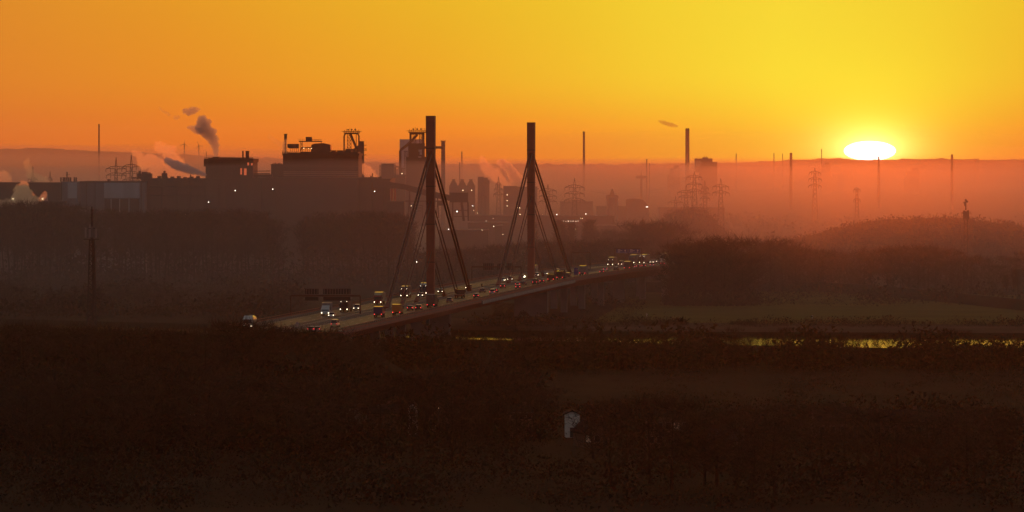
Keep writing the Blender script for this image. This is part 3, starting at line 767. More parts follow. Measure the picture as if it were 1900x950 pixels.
# the flat grey hall at the left
gh = block('grey_hall', 'blue grey hall with a light panel over four dark gates at its end', 'building', 140, 338, 268, D - 20, 90, M_blue)
part(gh, 'roof', 138, 336.6, 270, 338.2, D - 21, 92, M_milld)
part(gh, 'light_panel', 193, 339, 259, 367.5, D - 21, 1, M_grey, 'pale grey cladding field above the gates')
for i, (a, b) in enumerate(((194, 205), (207, 221), (223, 238), (240.5, 258))): part(gh, 'gate', a, 369.5, b, 404, D - 20.8, .8, M_milld)
for a in (206, 222, 239.2): part(gh, 'gate_post', a - .7, 369, a + .7, 404, D - 21.6, .8, M_grey)
for u in (145, 160, 176, 262): part(gh, 'wall_rib', u, 339, u + .8, 404, D - 20.7, .7, M_milld)
part(gh, 'roof_hatch', 199, 332.5, 203, 336.8, D, 10, M_milld)
# tower block with a row of short vents
vb = block('vent_house', 'square block with a row of short roof vents, left end of the grey hall', 'building', 112.5, 337, 143, D - 40, 40, M_blue)
part(vb, 'light_panel', 125.5, 338.5, 142.6, 368, D - 41, 1, M_grey)
part(vb, 'wall_rib', 113, 338, 115, 372, D - 40.8, .8, M_milld)
for u in (113, 117.5, 120.5, 124, 127.5, 131, 138, 141.5): pipe(vb, 'vent_pipe', [(u, 337, D - 25), (u, 329, D - 25)], .42, M_dark, 8)
pipe(vb, 'vent_pipe', [(124.4, 337, D - 10), (124.4, 319, D - 10)], .36, M_dark, 8)
part(vb, 'pipe_cap', 121.5, 324, 129.5, 324.6, D - 10.5, 1, M_dark)
# low halls at the left edge
lh = block('low_hall', 'low dark hall at the left edge, its flat roof under the steam', 'building', -60, 340, 113, D + 30, 60, M_mill)
part(lh, 'roof', -60, 338.8, 113, 340.2, D + 29, 62, M_milld)
lh2 = block('low_hall', 'low dark annex below the white lamps, left of the vent block', 'building', 66, 374.5, 118, D - 60, 30, M_milld)
part(lh2, 'roof', 65, 373.6, 119, 374.7, D - 61, 32, M_milld)
wl = block('pale_wall', 'small pale lit wall beside a white lamp near the left edge', 'wall', 76.5, 361, 88, D - 40, 3, M_wall)
for u in (24, 79):
    a = PX(u, 369, D - 66); g = thing('lamp_post', 'yellowish yard lamp glowing in the white steam, %s' % ('at the pale wall' if u > 50 else 'near the left edge'), 'lamp post', (a.x, a.y, 0), 0, 'yard lamps in the steam')
    mb = MB(); mb.tube([(a.x, a.y, 0), a], .18, 6); mb.build('pole', M_dark, g)
    mb = MB(); mb.ball(a, .42, 8, 5); mb.build('lamp', E_warm, g)

# left block with the smoking outlet
lb = block('smoking_mill_block', 'dark square mill block with a grey plume rising from its roof', 'building', 381.5, 297, 469, D + 10, 55, M_milld)
part(lb, 'upper_gallery', 378, 298.5, 384, 309, D + 8, 50, M_milld)
part(lb, 'upper_gallery', 378.2, 294.5, 470.2, 301, D + 6, 60, M_mill)
mb = MB(); a = PX(384, 294.4, D + 12); b = PX(469, 294.4, D + 12); c = PX(396, 292, D + 12); c2 = PX(455, 293.2, D + 12)
mb.prism([(a.x, a.z), (b.x, b.z), (c2.x, c2.z), (c.x, c.z)], D + 12, D + 50); mb.build('roof', M_dark, lb)
part(lb, 'smoke_outlet', 395, 291, 406, 294, D + 25, 12, M_dark)
part(lb, 'roof_box', 387.5, 293, 393, 295.5, D + 20, 10, M_dark)
pipe(lb, 'stack', [(450.7, 296, D + 30), (450.7, 280, D + 30)], .42, M_dark)
pipe(lb, 'stack', [(459, 296, D + 30), (459, 280.5, D + 30)], .95, M_rust, 12)
part(lb, 'stack_cap', 455.6, 280, 462.4, 281, D + 28.6, 2.8, M_dark)
for u0, v0, u1, v1 in ((446, 312, 449, 324), (452.7, 312.5, 457.5, 325), (459, 301.5, 462, 307), (465.8, 302.5, 468.5, 307)):
    part(lb, 'lit_window', u0, v0, u1, v1, D + 5.6 if v0 < 310 else D + 9.6, .3, emit('red_glow', (1, .18, .06), .55), 'tall window glowing orange red')
for i in range(6): part(lb, 'wall_rib', 396 + i * 11, 302, 396.7 + i * 11, 334, D + 9.4, .5, M_mill)
railing(lb, 380, 469, 294.4, D + 7, 2.2, 8)
# bridges between the blocks
cb = thing('pipe_bridge', 'level pipe bridge between the smoking block and the big furnace hall', 'pipe bridge', tuple(PX(496, 330, D + 20)), 0)
part(cb, 'gallery', 468, 323.5, 505, 328.5, D + 20, 5, M_milld)
pipe(cb, 'pipe', [(468, 317.6, D + 22), (501, 317.2, D + 22)], .22, M_dark); pipe(cb, 'pipe', [(468, 321.9, D + 24), (501, 322.1, D + 24)], .28, M_dark)
for i in range(5): part(cb, 'post', 472 + i * 7, 321.6, 472.7 + i * 7, 323.6, D + 21, 1, M_dark)
for u in (478, 495): part(cb, 'leg', u, 328.4, u + 1.6, 333, D + 21, 1, M_dark)

# the big furnace hall
bh = block('furnace_hall', 'big dark furnace hall with pale horizontal louvres low on its wall', 'building', 525, 287, 665, D + 50, 70, M_mill)
a0 = D + 50
for u0, v0, u1, v1 in ((523.6, 284.4, 666.4, 288.4),): part(bh, 'eaves', u0, v0, u1, v1, a0 - 2, 74, M_milld)
for v in (318.2, 321.6, 325.2, 328.8, 331.6):
    part(bh, 'louvre', 525.8, v, 663.5, v + 1.35, a0 - .8, .8, M_band)
for i in range(10): part(bh, 'wall_seam', 540 + i * 13.5, 289, 540.5 + i * 13.5, 317.5, a0 - .3, .3, M_milld)
part(bh, 'wall_band', 525.3, 310.2, 664.6, 316.8, a0 - .5, .5, M_milld)
part(bh, 'roof_house', 557, 281.5, 664, 284.5, a0 + 8, 50, M_milld)
part(bh, 'roof_house', 534, 283, 560, 285, a0 + 12, 40, M_milld)
mb = MB(); q = [PX(u, v, a0 + 14) for u, v in ((577.5, 281.6), (577.5, 268.8), (583, 266.4), (600, 265.6), (612.5, 268.4), (613, 278), (611, 281.6))]
mb.prism([(p.x, p.z) for p in q], a0 + 14, a0 + 34); mb.build('roof_hopper', M_dark, bh)
part(bh, 'roof_duct', 533.2, 267, 553.8, 274, a0 + 10, 8, M_dark)
mb = MB(); q = [PX(u, v, a0 + 10) for u, v in ((534, 274), (554, 274), (553, 275.4), (537, 275.4))]; mb.prism([(p.x, p.z) for p in q], a0 + 9.5, a0 + 18); mb.build('roof_duct', M_dark, bh)
for i in range(7): part(bh, 'duct_leg', 539 + i * 3.6, 275.3, 539.6 + i * 3.6, 282, a0 + 12, .6, M_dark)
for u in (557.6, 560.3): part(bh, 'tower_leg', u, 262, u + 1, 282, a0 + 12, 1, M_dark)
pipe(bh, 'tower_brace', [(557.8, 281, a0 + 12.5), (560.8, 272, a0 + 12.5)], .14, M_dark, 4); pipe(bh, 'tower_brace', [(560.8, 272, a0 + 12.5), (557.8, 263, a0 + 12.5)], .14, M_dark, 4)
part(bh, 'tower_deck', 554.5, 261.6, 597, 263.3, a0 + 10, 8, M_dark)
part(bh, 'winch_house', 567.2, 254, 578.4, 261.8, a0 + 11, 6, M_dark)
for u in (554.8, 557.6, 560.6, 563.8): part(bh, 'post', u, 257.4, u + .5, 261.7, a0 + 12, .4, M_dark)
part(bh, 'tower_leg', 595.4, 263, 596.4, 268, a0 + 12, 1, M_dark)
railing(bh, 579, 596, 261.6, a0 + 11, 3, 5)
for i in range(6): part(bh, 'roof_post', 560 + i * 3.4, 272.5, 560.5 + i * 3.4, 282, a0 + 16, .5, M_dark)
pipe(bh, 'roof_pipe', [(558, 274.2, a0 + 16), (578, 274.2, a0 + 16)], .3, M_dark)
lamp(bh, 563.8, 275, a0 + 9, .2, E_warm); lamp(bh, 578, 275.4, a0 + 9, .2, E_warm); lamp(bh, 572.6, 275.8, a0 + 9, .15, E_warm)
part(bh, 'stack', 527.2, 249.8, 532.4, 259.5, a0 + 20, 1.4, M_dark); pipe(bh, 'stack', [(529.8, 259.4, a0 + 20.7), (529.8, 285, a0 + 20.7)], .55, M_rust, 10)
part(bh, 'stack_cap', 526.6, 248.3, 533, 249.9, a0 + 19.7, 2, M_dark)
for u, h in ((524.2, 6), (529, 3), (533, 4), (536.5, 3), (620, 3), (628, 3.2), (634, 2.6)): part(bh, 'roof_post', u, 284.6 - h, u + .7, 284.6, a0 + 2, .5, M_dark)
for u0, u1 in ((614.5, 623), (625.5, 636), (640, 652)): part(bh, 'roof_house', u0, 278.8, u1, 281.6, a0 + 12, 14, M_dark)
railing(bh, 524, 558, 284.3, a0, 2.4, 7); railing(bh, 600, 664, 281.4, a0 + 9, 2, 9)
sb = block('side_block', 'lower dark block leaning on the left wall of the furnace hall', 'building', 502.8, 306, 525, D + 55, 40, M_milld)
part(sb, 'roof', 502, 304.8, 525, 306.2, D + 54, 42, M_dark)
for i in range(7): part(sb, 'roof_clutter', 505 + i * 2.7, 303.2 - (i % 3) * .7, 506.4 + i * 2.7, 305, D + 56, 4, M_dark)

# blast furnaces
def furnace_top(g, d, x, ytop, wd, m):
    """platform with masts over an upturned U of gas pipes"""
    part(g, 'top_platform', x - wd * .62, ytop + 9, x + wd * .62, ytop + 10.4, d - 1, 9, m)
    rnd = random.Random(int(x))
    n = 9
    for i in range(n):
        u = x - wd * .55 + i * wd * 1.1 / (n - 1); h = 4 + 5 * rnd.random()
        part(g, 'mast', u - .35, ytop + 9 - h, u + .35, ytop + 9, d + 2 + (i % 3), .25, m)
    for i in (2, 4, 6): part(g, 'bleeder_valve', x - wd * .55 + i * wd * 1.1 / 8 - 1.5, ytop + 2.4, x - wd * .55 + i * wd * 1.1 / 8 + 1.5, ytop + 5, d + 2, 1.6, m)
    pipe(g, 'crossbar', [(x - wd * .78, ytop + 6.8, d + 3), (x + wd * .78, ytop + 6.8, d + 3)], .16, m, 4)
    railing(g, x - wd * .62, x + wd * .62, ytop + 9, d - .8, 2.6, 4)
d = 3300
bf = thing('blast_furnace', 'blast furnace top with upturned pipe bow rising behind the furnace hall roof', 'blast furnace', (PX(652, 300, d).x, d, 0), 0)
furnace_top(bf, d, 652.5, 237, 24, M_rust)
def bow(g, u0, u1, vt, vb, d, r, m):
    c = 5; pts = [(u0, vb, d), (u0, vt + c, d), (u0 + 1.4, vt + 1.5, d), (u0 + c, vt, d), (u1 - c, vt, d), (u1 - 1.4, vt + 1.5, d), (u1, vt + c, d), (u1, vb, d)]
    pipe(g, 'gas_bow', pts, r, m, 8)
bow(bf, 638.5, 666, 247.5, 292, d + 3, .48, M_rust)
pipe(bf, 'downcomer', [(649.5, 247, d + 2), (655, 260, d + 2), (661, 274, d + 1), (663, 292, d + 1)], .75, M_rust, 10)
pipe(bf, 'riser_pipe', [(661, 247, d + 4), (661, 285, d + 4)], .2, M_rust, 6)
def lattice(g, u0, u1, v0, v1, d, n, m, r=.16):
    mb = MB()
    for u in (u0, u1):
        for dd in (d, d + 4): mb.tube([PX(u, v1, dd), PX(u, v0, dd)], r, 4)
    for i in range(n):
        a = v0 + (v1 - v0) * i / n; b = v0 + (v1 - v0) * (i + 1) / n
        for dd in (d, d + 4):
            mb.tube([PX(u0, a, dd), PX(u1, b, dd)], r * .7, 3, False); mb.tube([PX(u1, a, dd), PX(u0, b, dd)], r * .7, 3, False)
            mb.tube([PX(u0, a, dd), PX(u1, a, dd)], r * .7, 3, False)
    return mb.build('lattice_tower', m, g)
lattice(bf, 644.5, 651.5, 248, 292, d + 2, 7, M_rust, .2)
part(bf, 'furnace_body', 641, 276, 668, 420, d + 1, 18, M_mill)
mb = MB(); q = [PX(u, v, d) for u, v in ((656, 276), (663, 270), (668, 270), (668, 276))]; mb.prism([(p.x, p.z) for p in q], d + .5, d + 14); mb.build('shoulder', M_mill, bf)
part(bf, 'lift_tower', 666.5, 262, 675, 420, d - 2, 8, M_milld)
for v in (269, 278.4, 287): part(bf, 'landing', 675, v, 680, v + .9, d, 3, M_dark)
railing(bf, 675, 680, 278.4, d, 3, 2)

d = 3700
b2 = thing('blast_furnace', 'second blast furnace with long diagonal downcomer, just left of the first pylon', 'blast furnace', (PX(770, 300, d).x, d, 0), 0)
furnace_top(b2, d, 774, 236, 26, M_rust)
part(b2, 'top_beam', 760, 246.4, 787.5, 249.6, d, 6, M_rust)
for u0, u1 in ((759.8, 763.6), (783, 787.6)): part(b2, 'frame_leg', u0, 246.6, u1, 268, d + 1, 4, M_rust)
part(b2, 'furnace_body', 757.5, 266, 787.5, 420, d + 2, 24, M_mill)
part(b2, 'furnace_shaft', 753.5, 291, 792, 420, d - 3, 26, M_mill)
part(b2, 'opening', 776.5, 277.5, 783, 282, d + 1.6, .4, M_grey); part(b2, 'opening', 778.5, 282.4, 783, 287.5, d + 1.6, .4, M_grey); part(b2, 'opening', 776, 290.4, 781.8, 292.2, d - 3.4, .4, M_grey)
lattice(b2, 766, 771.5, 249, 267, d + 2, 3, M_rust, .2); lattice(b2, 778, 782, 249, 267, d + 2, 3, M_rust, .2)
pipe(b2, 'downcomer', [(774.5, 250, d - 2), (757, 268, d - 4), (743.8, 278, d - 5), (742.6, 281, d - 5), (742.6, 325, d - 5)], 1.0, M_rust, 10, rads=[.75, .95, .85, .85, .85])
part(b2, 'dust_catcher', 739.5, 311, 747, 330, d - 6, 4, M_rust)
pipe(b2, 'pipe_bridge', [(787, 273.6, d), (822, 273.6, d)], .9, M_rust, 8)
lattice(b2, 750.6, 756, 280, 322, d - 2, 6, M_rust, .17)
for u, v in ((752, 281), (752, 289), (751.5, 303), (751, 312)): part(b2, 'landing', u - 2.5, v, u + 4, v + .8, d - 3, 3, M_dark)
pipe(b2, 'gas_pipe', [(733.6, 330, d), (733.6, 311, d), (735, 309.6, d), (741, 309.6, d)], .4, M_rust, 8); pipe(b2, 'gas_pipe', [(736.8, 330, d), (736.8, 314, d), (742, 314, d)], .3, M_rust, 8)
for u in (746, 749): pipe(b2, 'gas_pipe', [(u, 326, d), (u, 313, d), (u + 3, 311.5, d)], .28, M_rust, 8)
part(b2, 'cast_house', 722, 324, 796, 420, d - 12, 30, M_mill)
lamp(b2, 745.8, 322, d - 14, .35, E_warm); lamp(b2, 787.5, 331, d - 14, .35, E_warm)
# pale slab behind it and the separate stove house
sl = block('pale_slab_tower', 'pale hazy slab tower right behind the second blast furnace', 'tower', 741.5, 258.5, 787, 6000, 20, M_grey)
st = block('stove_house', 'dark stove house with stair frames between the two blast furnaces', 'building', 708, 304.5, 730, 3500, 20, M_mill)
part(st, 'roof', 706.5, 303.6, 733, 304.7, 3499, 22, M_dark)
for u in (704.5, 731.6): lattice(st, u, u + 3, 306, 335, 3502, 5, M_dark, .17)
for v in (308, 315, 322, 329): part(st, 'landing', 703.5, v, 708, v + .8, 3501, 4, M_dark)
part(st, 'base_wall', 704.6, 326, 752, 420, 3506, 30, M_mill)

# the tall ringed chimney behind the pylon
def chimney(name, label, u, vt, d, w0, w1, m, caps=0, vb=None, group=None, rings=0):
    top = PX(u, vt, d); g = thing(name, label, 'chimney', (top.x, d, 0), 0, group)
    mb = MB(); k = d / F
    mb.tube([(top.x, d, 0), (top.x, d, top.z * .5), (top.x, d, top.z)], [w1 * k / 2, (w0 + w1) * k / 4, w0 * k / 2], 14); mb.build('shaft', m, g)
    for i in range(rings):
        z = top.z - (1.5 + i * 6) * k * 1.05; mb = MB(); mb.tube([(top.x, d, z - .5 * k), (top.x, d, z + .4 * k)], w0 * k * .56, 14); mb.build('ring', M_dark, g)
    for i in range(caps):
        x = top.x + (i - (caps - 1) / 2) * w0 * k * .45; mb = MB(); mb.tube([(x, d, top.z - .2), (x, d, top.z + 1.2 * k)], w0 * k * .18, 8); mb.build('flue', M_dark, g)
    return g
chimney('ringed_chimney', 'broad chimney with pale rings standing just right of the first pylon', 822.3, 262, 4500, 7.4, 8.4, M_chim, 3, rings=9)
chimney('chimney', 'slender hazy chimney alone on the far left horizon', 183.7, 230, 9000, 2.8, 3.4, M_chim)
chimney('chimney', 'slender reddish chimney in the mist right of the second pylon', 1083.4, 244, 8600, 4.2, 4.8, M_chim)
chimney('chimney', 'stout twin flue chimney rising from the mist at the power station', 1275.4, 239, 8000, 7.6, 8.2, M_chim, 2)
chimney('chimney', 'dark chimney left of the sun, top above the horizon', 1467.6, 283.5, 6400, 4.8, 6.2, M_rust)
chimney('chimney', 'chimney with its tip right before the sun disc', 1630.4, 290, 6800, 2.6, 7.5, M_rust)
chimney('chimney', 'dark slim chimney right of the sun', 1766.4, 287, 6600, 4.4, 5.4, M_rust, 1)
for lab, u, v, dd, w_ in (('tiny thin stack in the mist left of the round roofed water tower', 1200, 295, 7000, 2.2), ('very faint thin stack beside another in the mist', 1205, 303, 7300, 1.6),
                      ('thin mast like stack on the horizon left of the sun', 1524.5, 276, 10500, 1.6), ('small stack tip on the horizon, left of the dark chimney', 1436, 284, 10000, 1.6),
                      ('faint stack on the horizon above the power station mist', 1366, 285, 9800, 1.8), ('faint stack behind the first bridge pylon mist', 857, 281, 9400, 2.2),
                      ('faint stack on the right horizon, left of a twin', 1809, 294, 10800, 1.4), ('faint stack on the right horizon, right of a twin', 1815, 293, 10800, 1.4),
                      ('faint slim stack between the left hills and the smoking block', 383, 281, 9500, 1.5), ('faint short stack right before the steam of the cooling block', 853, 301, 5600, 1.8),
                      ('faint stack left of the dark chimney by the sun', 1452, 285, 10300, 1.3)):
    chimney('thin_stack', lab, u, v, dd, w_, w_ * 1.15, M_chim)

# inclined conveyor, its transfer tower and pipes coloured red as sunset reflections
cv = thing('conveyor_gallery', 'sloping covered conveyor running down behind the first pylon to a box on legs', 'conveyor', tuple(PX(790, 360, D - 10)), 0)
mb = MB(); q = [PX(u, v, D - 10) for u, v in ((692, 336), (722, 337.5), (748, 341), (800, 354.5), (836, 362.5), (836, 373), (800, 366), (748, 351.5), (735, 349.5), (692, 350))]
mb.prism([(p.x, p.z) for p in q], D - 10, D - 2); mb.build('gallery', M_mill, cv)
for u, v in ((760, 352), (812, 366)):
    for dd in (D - 9, D - 4): pipe(cv, 'trestle_leg', [(u, v, dd), (u + (2 if dd < D - 5 else -2), 404, dd)], .35, M_rust, 4)
tt = block('transfer_tower', 'brown box house on four slanting legs at the foot of the conveyor', 'building', 835, 358.5, 868, D - 12, 14, M_mill, 375.5)
part(tt, 'roof', 834, 357.4, 869, 358.7, D - 13, 16, M_milld)
part(tt, 'corner_post', 866.4, 358.6, 868.6, 376, D - 12.6, .6, M_rust)
for u, s_, dd, r in ((856.5, 3, D - 10, .9), (868, 0, D - 10, .55), (840, -1, D - 1, .5), (868.5, 0, D - 1, .5)):
    pipe(tt, 'leg', [(u, 375.5, dd), (u + s_ + 1, 410, dd)], r, M_rust, 4)
part(tt, 'brace', 842, 389.6, 868, 391, D - 10, .6, M_rust); part(tt, 'brace', 842, 401, 868, 402, D - 10, .6, M_rust)
lamp(tt, 848, 392.4, D - 16, .32)
rp = thing('glint_pipes', 'pair of upright pipes coloured as orange red sunset glints under the conveyor', 'pipe', tuple(PX(730, 372, D - 14)), 0)
for u in (727.6, 733): pipe(rp, 'pipe', [(u, 372.4, D - 14), (u, 350, D - 14)], .58, M_redglint, 10)
an = block('annex', 'dark annex at the right end of the rolling hall, below the glint red pipes', 'building', 717.5, 374.5, 749, D - 18, 30, M_milld)
part(an, 'roof', 716.5, 373.4, 750, 374.8, D - 19, 32, M_dark)
part(an, 'crane_beam', 716, 372.2, 822, 374.2, D + 12, 2, M_rust); part(an, 'crane_cab', 812, 374, 822, 381.5, D + 11, 4, M_rust)
part(an, 'corner_strip', 748.6, 375, 750, 404, D - 18.6, .6, M_rust)
fr = thing('steel_frame', 'open steel frame with a white lamp, seen between the left stay cables', 'frame', tuple(PX(770, 395, D - 5)), 0)
for u in (757.5, 783): part(fr, 'post', u, 382 if u > 760 else 386, u + .9, 404, D - 5, .5, M_dark)
part(fr, 'beam', 770, 380.6, 784, 381.6, D - 5, .6, M_dark); part(fr, 'beam', 757.5, 385.4, 782, 386.4, D - 5, .6, M_dark); part(fr, 'beam', 757.5, 391, 782, 391.8, D - 5, .6, M_dark)
lamp(fr, 772, 390, D - 9, .36); lamp(fr, 763, 382, D - 9, .2, E_warm)

# coke bunkers with pointed tops and the tall coke tower
for i, u in enumerate((841.5, 857.5, 873.5)):
    dd = 4450
    g = block('pointed_bunker', ('leftmost', 'middle', 'rightmost')[i] + ' of three hazy bunkers with pointed roofs right of the first pylon', 'bunker', u - 7.9, 345, u + 7.9, dd, 18, M_mill, group='pointed bunkers')
    q = [PX(a, b, dd) for a, b in ((u - 7.8, 345.2), (u - 2.6, 335), (u - 2.6, 333.6), (u + 2.6, 333.6), (u + 2.6, 335), (u + 7.8, 345.2))]
    mb = MB(); mb.prism([(p.x, p.z) for p in q], dd + .3, dd + 17); mb.build('hopper_roof', M_mill, g)
    part(g, 'head_frame', u - 3.6, 332.6, u + 3.6, 333.6, dd + 2, 8, M_dark)
    lamp(g, u + (1.5 if i else -30), 353 if i else 353, dd - 2, .4, E_warm) if i else None
ct = block('coke_tower', 'hazy tall tower with a stepped top right of the pointed bunkers', 'tower', 886.4, 329.8, 905, 4480, 20, M_mill)
part(ct, 'head_house', 886.5, 328, 896, 332, 4479, 16, M_rust); part(ct, 'step', 900, 334, 908, 400, 4482, 14, M_mill); part(ct, 'landing', 904, 337.4, 911, 338.4, 4481, 4, M_dark)
# cooling block with its steam
kb = block('cooling_block', 'square hazy cooling block left of and behind the second pylon, steam on top', 'building', 934, 346.5, 997, 4500, 50, M_mill)
part(kb, 'parapet', 934, 345.2, 960, 347, 4499, 20, M_rust); part(kb, 'parapet', 960, 349.4, 1000, 350.6, 4499, 20, M_rust)
for v in (361.5, 372, 382): lamp(kb, 941, v, 4498, .38, E_warm)
k2 = block('low_plant_house', 'small dark house with lamps on its face left of the second pylon', 'building', 945.5, 388, 990, 4100, 20, M_mill)
for u, v in ((961, 385.6), (964, 385.6), (961, 391.5), (965, 398)): lamp(k2, u, v, 4098, .42, E_warm)
# halls in the middle distance
for nm, lab, u0, v0, u1, dd, m in (
        ('flat_hall', 'long flat hall, hazy, just above the bridge between the pylons', 872, 401, 1010, 3700, M_mill),
        ('flat_hall', 'lower flat hall before the long one between the pylons', 868, 414, 945, 3450, M_mill),
        ('flat_hall', 'dark flat hall whose corner sits right of the thick stay cable', 815, 428, 906, 3150, M_milld),
        ('flat_hall', 'dark narrow shed between the coke tower and the second pylon', 918, 420, 932, 3350, M_milld),
        ('flat_hall', 'long flat hall with a row of lamps right of the second pylon', 1010, 402, 1140, 3800, M_mill),
        ('flat_hall', 'long hazy hall behind the poplars', 1040, 420, 1235, 3500, M_mill),
        ('flat_hall', 'faint hall left of the round roofed water tower', 1040, 375, 1100, 5000, M_mill),
        ('flat_hall', 'faint hall at the foot of the water tower', 1108, 384, 1170, 4800, M_mill),
        ('flat_hall', 'faint wide hall behind the group of pylons', 1225, 386, 1345, 4900, M_mill)):
    g = block(nm, lab, 'building', u0, v0, u1, dd, 60, m)
    part(g, 'roof', u0 - .8, v0 - 1.0, u1 + .8, v0 + .2, dd - 1, 62, M_milld)
    for i in range(int((u1 - u0) / 16)): part(g, 'roof_light', u0 + 6 + i * 16, v0 - 2, u0 + 13 + i * 16, v0 - .9, dd + 8, 6, M_band if i % 3 == 0 else M_dark)
# round roofed water tower, arch hall, disc tower, power station
def lathe(g, name, u, prof, d, m, n=20):
    mb = MB(); c = PX(u, 300, d); k = d / F
    for r, v in prof:
        z = PX(u, v, d).z
        for i in range(n): mb.v.append((c.x + r * k * math.cos(2 * math.pi * i / n), d + r * k * math.sin(2 * math.pi * i / n), z))
    for j in range(len(prof) - 1):
        for i in range(n): mb.f.append((j * n + i, j * n + (i + 1) % n, (j + 1) * n + (i + 1) % n, (j + 1) * n + i))
    mb.f.append(tuple((len(prof) - 1) * n + i for i in range(n)))
    return mb.build(name, m, g)
d = 4700; g = thing('water_tower', 'round water tower with a domed cap in the mist', 'tower', (PX(1136, 380, d).x, d, 0), 0)
lathe(g, 'tank', 1136, [(10.6, 418), (10.6, 369), (11.6, 368.5), (11.6, 364.6)], d, M_chim); lathe(g, 'dome', 1136, [(11.7, 364.5), (10.6, 362.2), (4, 361), (3.2, 357), (.6, 350)], d, M_rust)
for a in (1128, 1134.8, 1141): part(g, 'pilaster', a, 369, a + 2.2, 410, d - 11.2 * d / F, .8, M_rust)
d = 4750; g = thing('arched_hall', 'hall with a curved roof right of the water tower', 'building', (PX(1182, 380, d).x, d, 0), 0)
q = [(1163, 420), (1163, 373)] + [(1163 + i * 4.2, 371.5 - 2.2 * math.sin(math.pi * min(1, (i + 1) / 9))) for i in range(8)] + [(1198, 376), (1204, 384), (1204, 420)]
q = [PX(a, b, d) for a, b in q]; mb = MB(); mb.prism([(p.x, p.z) for p in q], d, d + 40); mb.build('wall', M_mill, g)
mb = MB(); q = [PX(1163 + i * 4.2, 371.0 - 2.2 * math.sin(math.pi * min(1, (i + 1) / 9)), d - 1) for i in range(8)] + [PX(1198, 375.4, d - 1), PX(1204, 383.4, d - 1)]
for a, b in zip(q, q[1:]): mb.quad(a, b, b + Vector((0, 42, 0)), a + Vector((0, 42, 0)))
mb.build('curved_roof', M_rust, g); lamp(g, 1199.4, 384, d - 4, .4); lamp(g, 1201.4, 384, d - 4, .4)
d = 6900; g = thing('disc_tower', 'hazy tower with a flat disc shaped head and a short mast', 'tower', (PX(1190, 330, d).x, d, 0), 0)
lathe(g, 'shaft', 1190, [(2.2, 390), (1.8, 331)], d, M_chim); lathe(g, 'disc', 1190, [(2, 331.6), (9.8, 330.6), (10.4, 328), (10.2, 326.2), (2, 325.6)], d, M_chim, 28); lathe(g, 'mast', 1190, [(1.2, 325.6), (.5, 316.5)], d, M_chim, 8)
d = 7400; g = block('power_station', 'bulky hazy power station block beside the twin flue chimney', 'power station', 1300, 300.5, 1331, d, 60, M_chim)
part(g, 'boiler_house', 1291, 294, 1322, 320, d - 2, 50, M_chim); part(g, 'roof_house', 1304, 292, 1314, 294.2, d, 20, M_chim); part(g, 'flue', 1306, 289.6, 1307, 292, d, 1, M_chim); part(g, 'flue', 1310, 289.6, 1311, 292, d, 1, M_chim)
for lab, u0, v0, u1, dd in (('faint square tower in the red mist left of the sun', 1524, 307, 1541, 9800), ('faint block with a stepped top in the red mist right of the sun', 1683, 317, 1706, 9600),
                       ('faint low block left of the power station', 1244, 312, 1262, 8800), ('faint block under the sun in the red mist', 1545, 322, 1582, 10500)):
    g = block('hazy_block', lab, 'building', u0, v0, u1, dd, 25, M_chim); part(g, 'roof_house', u0 + (u1 - u0) * .4, v0 - 5, u1 - 2, v0 + .3, dd + 1, 14, M_chim)
    part(g, 'step', u0 - 5, v0 + 12, u0 + .5, v0 + 40, dd + 2, 14, M_chim)

# electricity pylons
def epylon(label, u, vt, d, half, arms, body, group, vb=404, dense=12):
    top = PX(u, vt, d); k = d / F; g = thing('electricity_pylon', label, 'pylon', (top.x, d, 0), 0, group)
    mb = MB(); hb = body * k; r = .23 * max(1, d / 3300)
    zt = top.z; va = arms[0]; za = PX(u, va, d).z
    def hw(z): return hb * (1 if z < za * .3 else 1) * (.28 + .72 * (za - z) / za) if z < za else max(.05, hb * .28 * (zt - z) / (zt - za))
    zs = [za * i / dense for i in range(dense + 1)]
    for sx in (-1, 1):
        for sy in (-1, 1):
            mb.tube([(top.x + sx * hw(z), d + sy * hw(z), z) for z in (0, za)] + [(top.x, d, zt)], [r * 1.3, r, r * .9], 4)
    for z0, z1 in zip(zs, zs[1:]):
        for sy in (-1, 1):
            mb.tube([(top.x - hw(z0), d + sy * hw(z0), z0), (top.x + hw(z1), d + sy * hw(z1), z1)], r * .6, 3, False)
            mb.tube([(top.x + hw(z0), d + sy * hw(z0), z0), (top.x - hw(z1), d + sy * hw(z1), z1)], r * .6, 3, False)
    mb.build('lattice_mast', M_steel if False else M_dark, g)
    for i, va in enumerate(arms):
        z = PX(u, va, d).z; h = half[i] * k; mb = MB()
        for sx in (-1, 1):
            mb.tube([(top.x, d, z + 1.6), (top.x + sx * h * .55, d, z + 1.1), (top.x + sx * h, d, z - .2)], r, 3)
            mb.tube([(top.x, d, z - .3), (top.x + sx * h * .6, d, z + .15), (top.x + sx * h, d, z - .2)], r, 3)
            for f in (.25, .5, .75): mb.tube([(top.x + sx * h * f, d, z - .1), (top.x + sx * h * (f + .1), d, z + 1.2 * (1 - f))], r * .6, 3, False)
        mb.build('crossarm', M_dark, g)
        for sx in (-1, 1):
            for f in (.55, 1.0):
                mb = MB(); mb.tube([(top.x + sx * h * f, d, z - .1), (top.x + sx * h * f, d, z - 2.0)], r * .9, 4); mb.build('insulator', M_dark, g)
    return g
PG = 'electricity pylons in the mist'
epylon('three armed electricity pylon standing clear right of the second bridge pylon', 1066, 330, 3600, [18, 18, 19], [347.5, 359.5, 371.5], 8, PG)
epylon('large electricity pylon, tallest of the cluster over the wooded mound', 1288.5, 319, 4100, [14, 14.5, 14], [329, 342.6, 354.6], 8, PG)
epylon('electricity pylon behind the wooded mound, left below the tallest', 1273, 343, 4300, [16, 15], [357, 366], 7, PG)
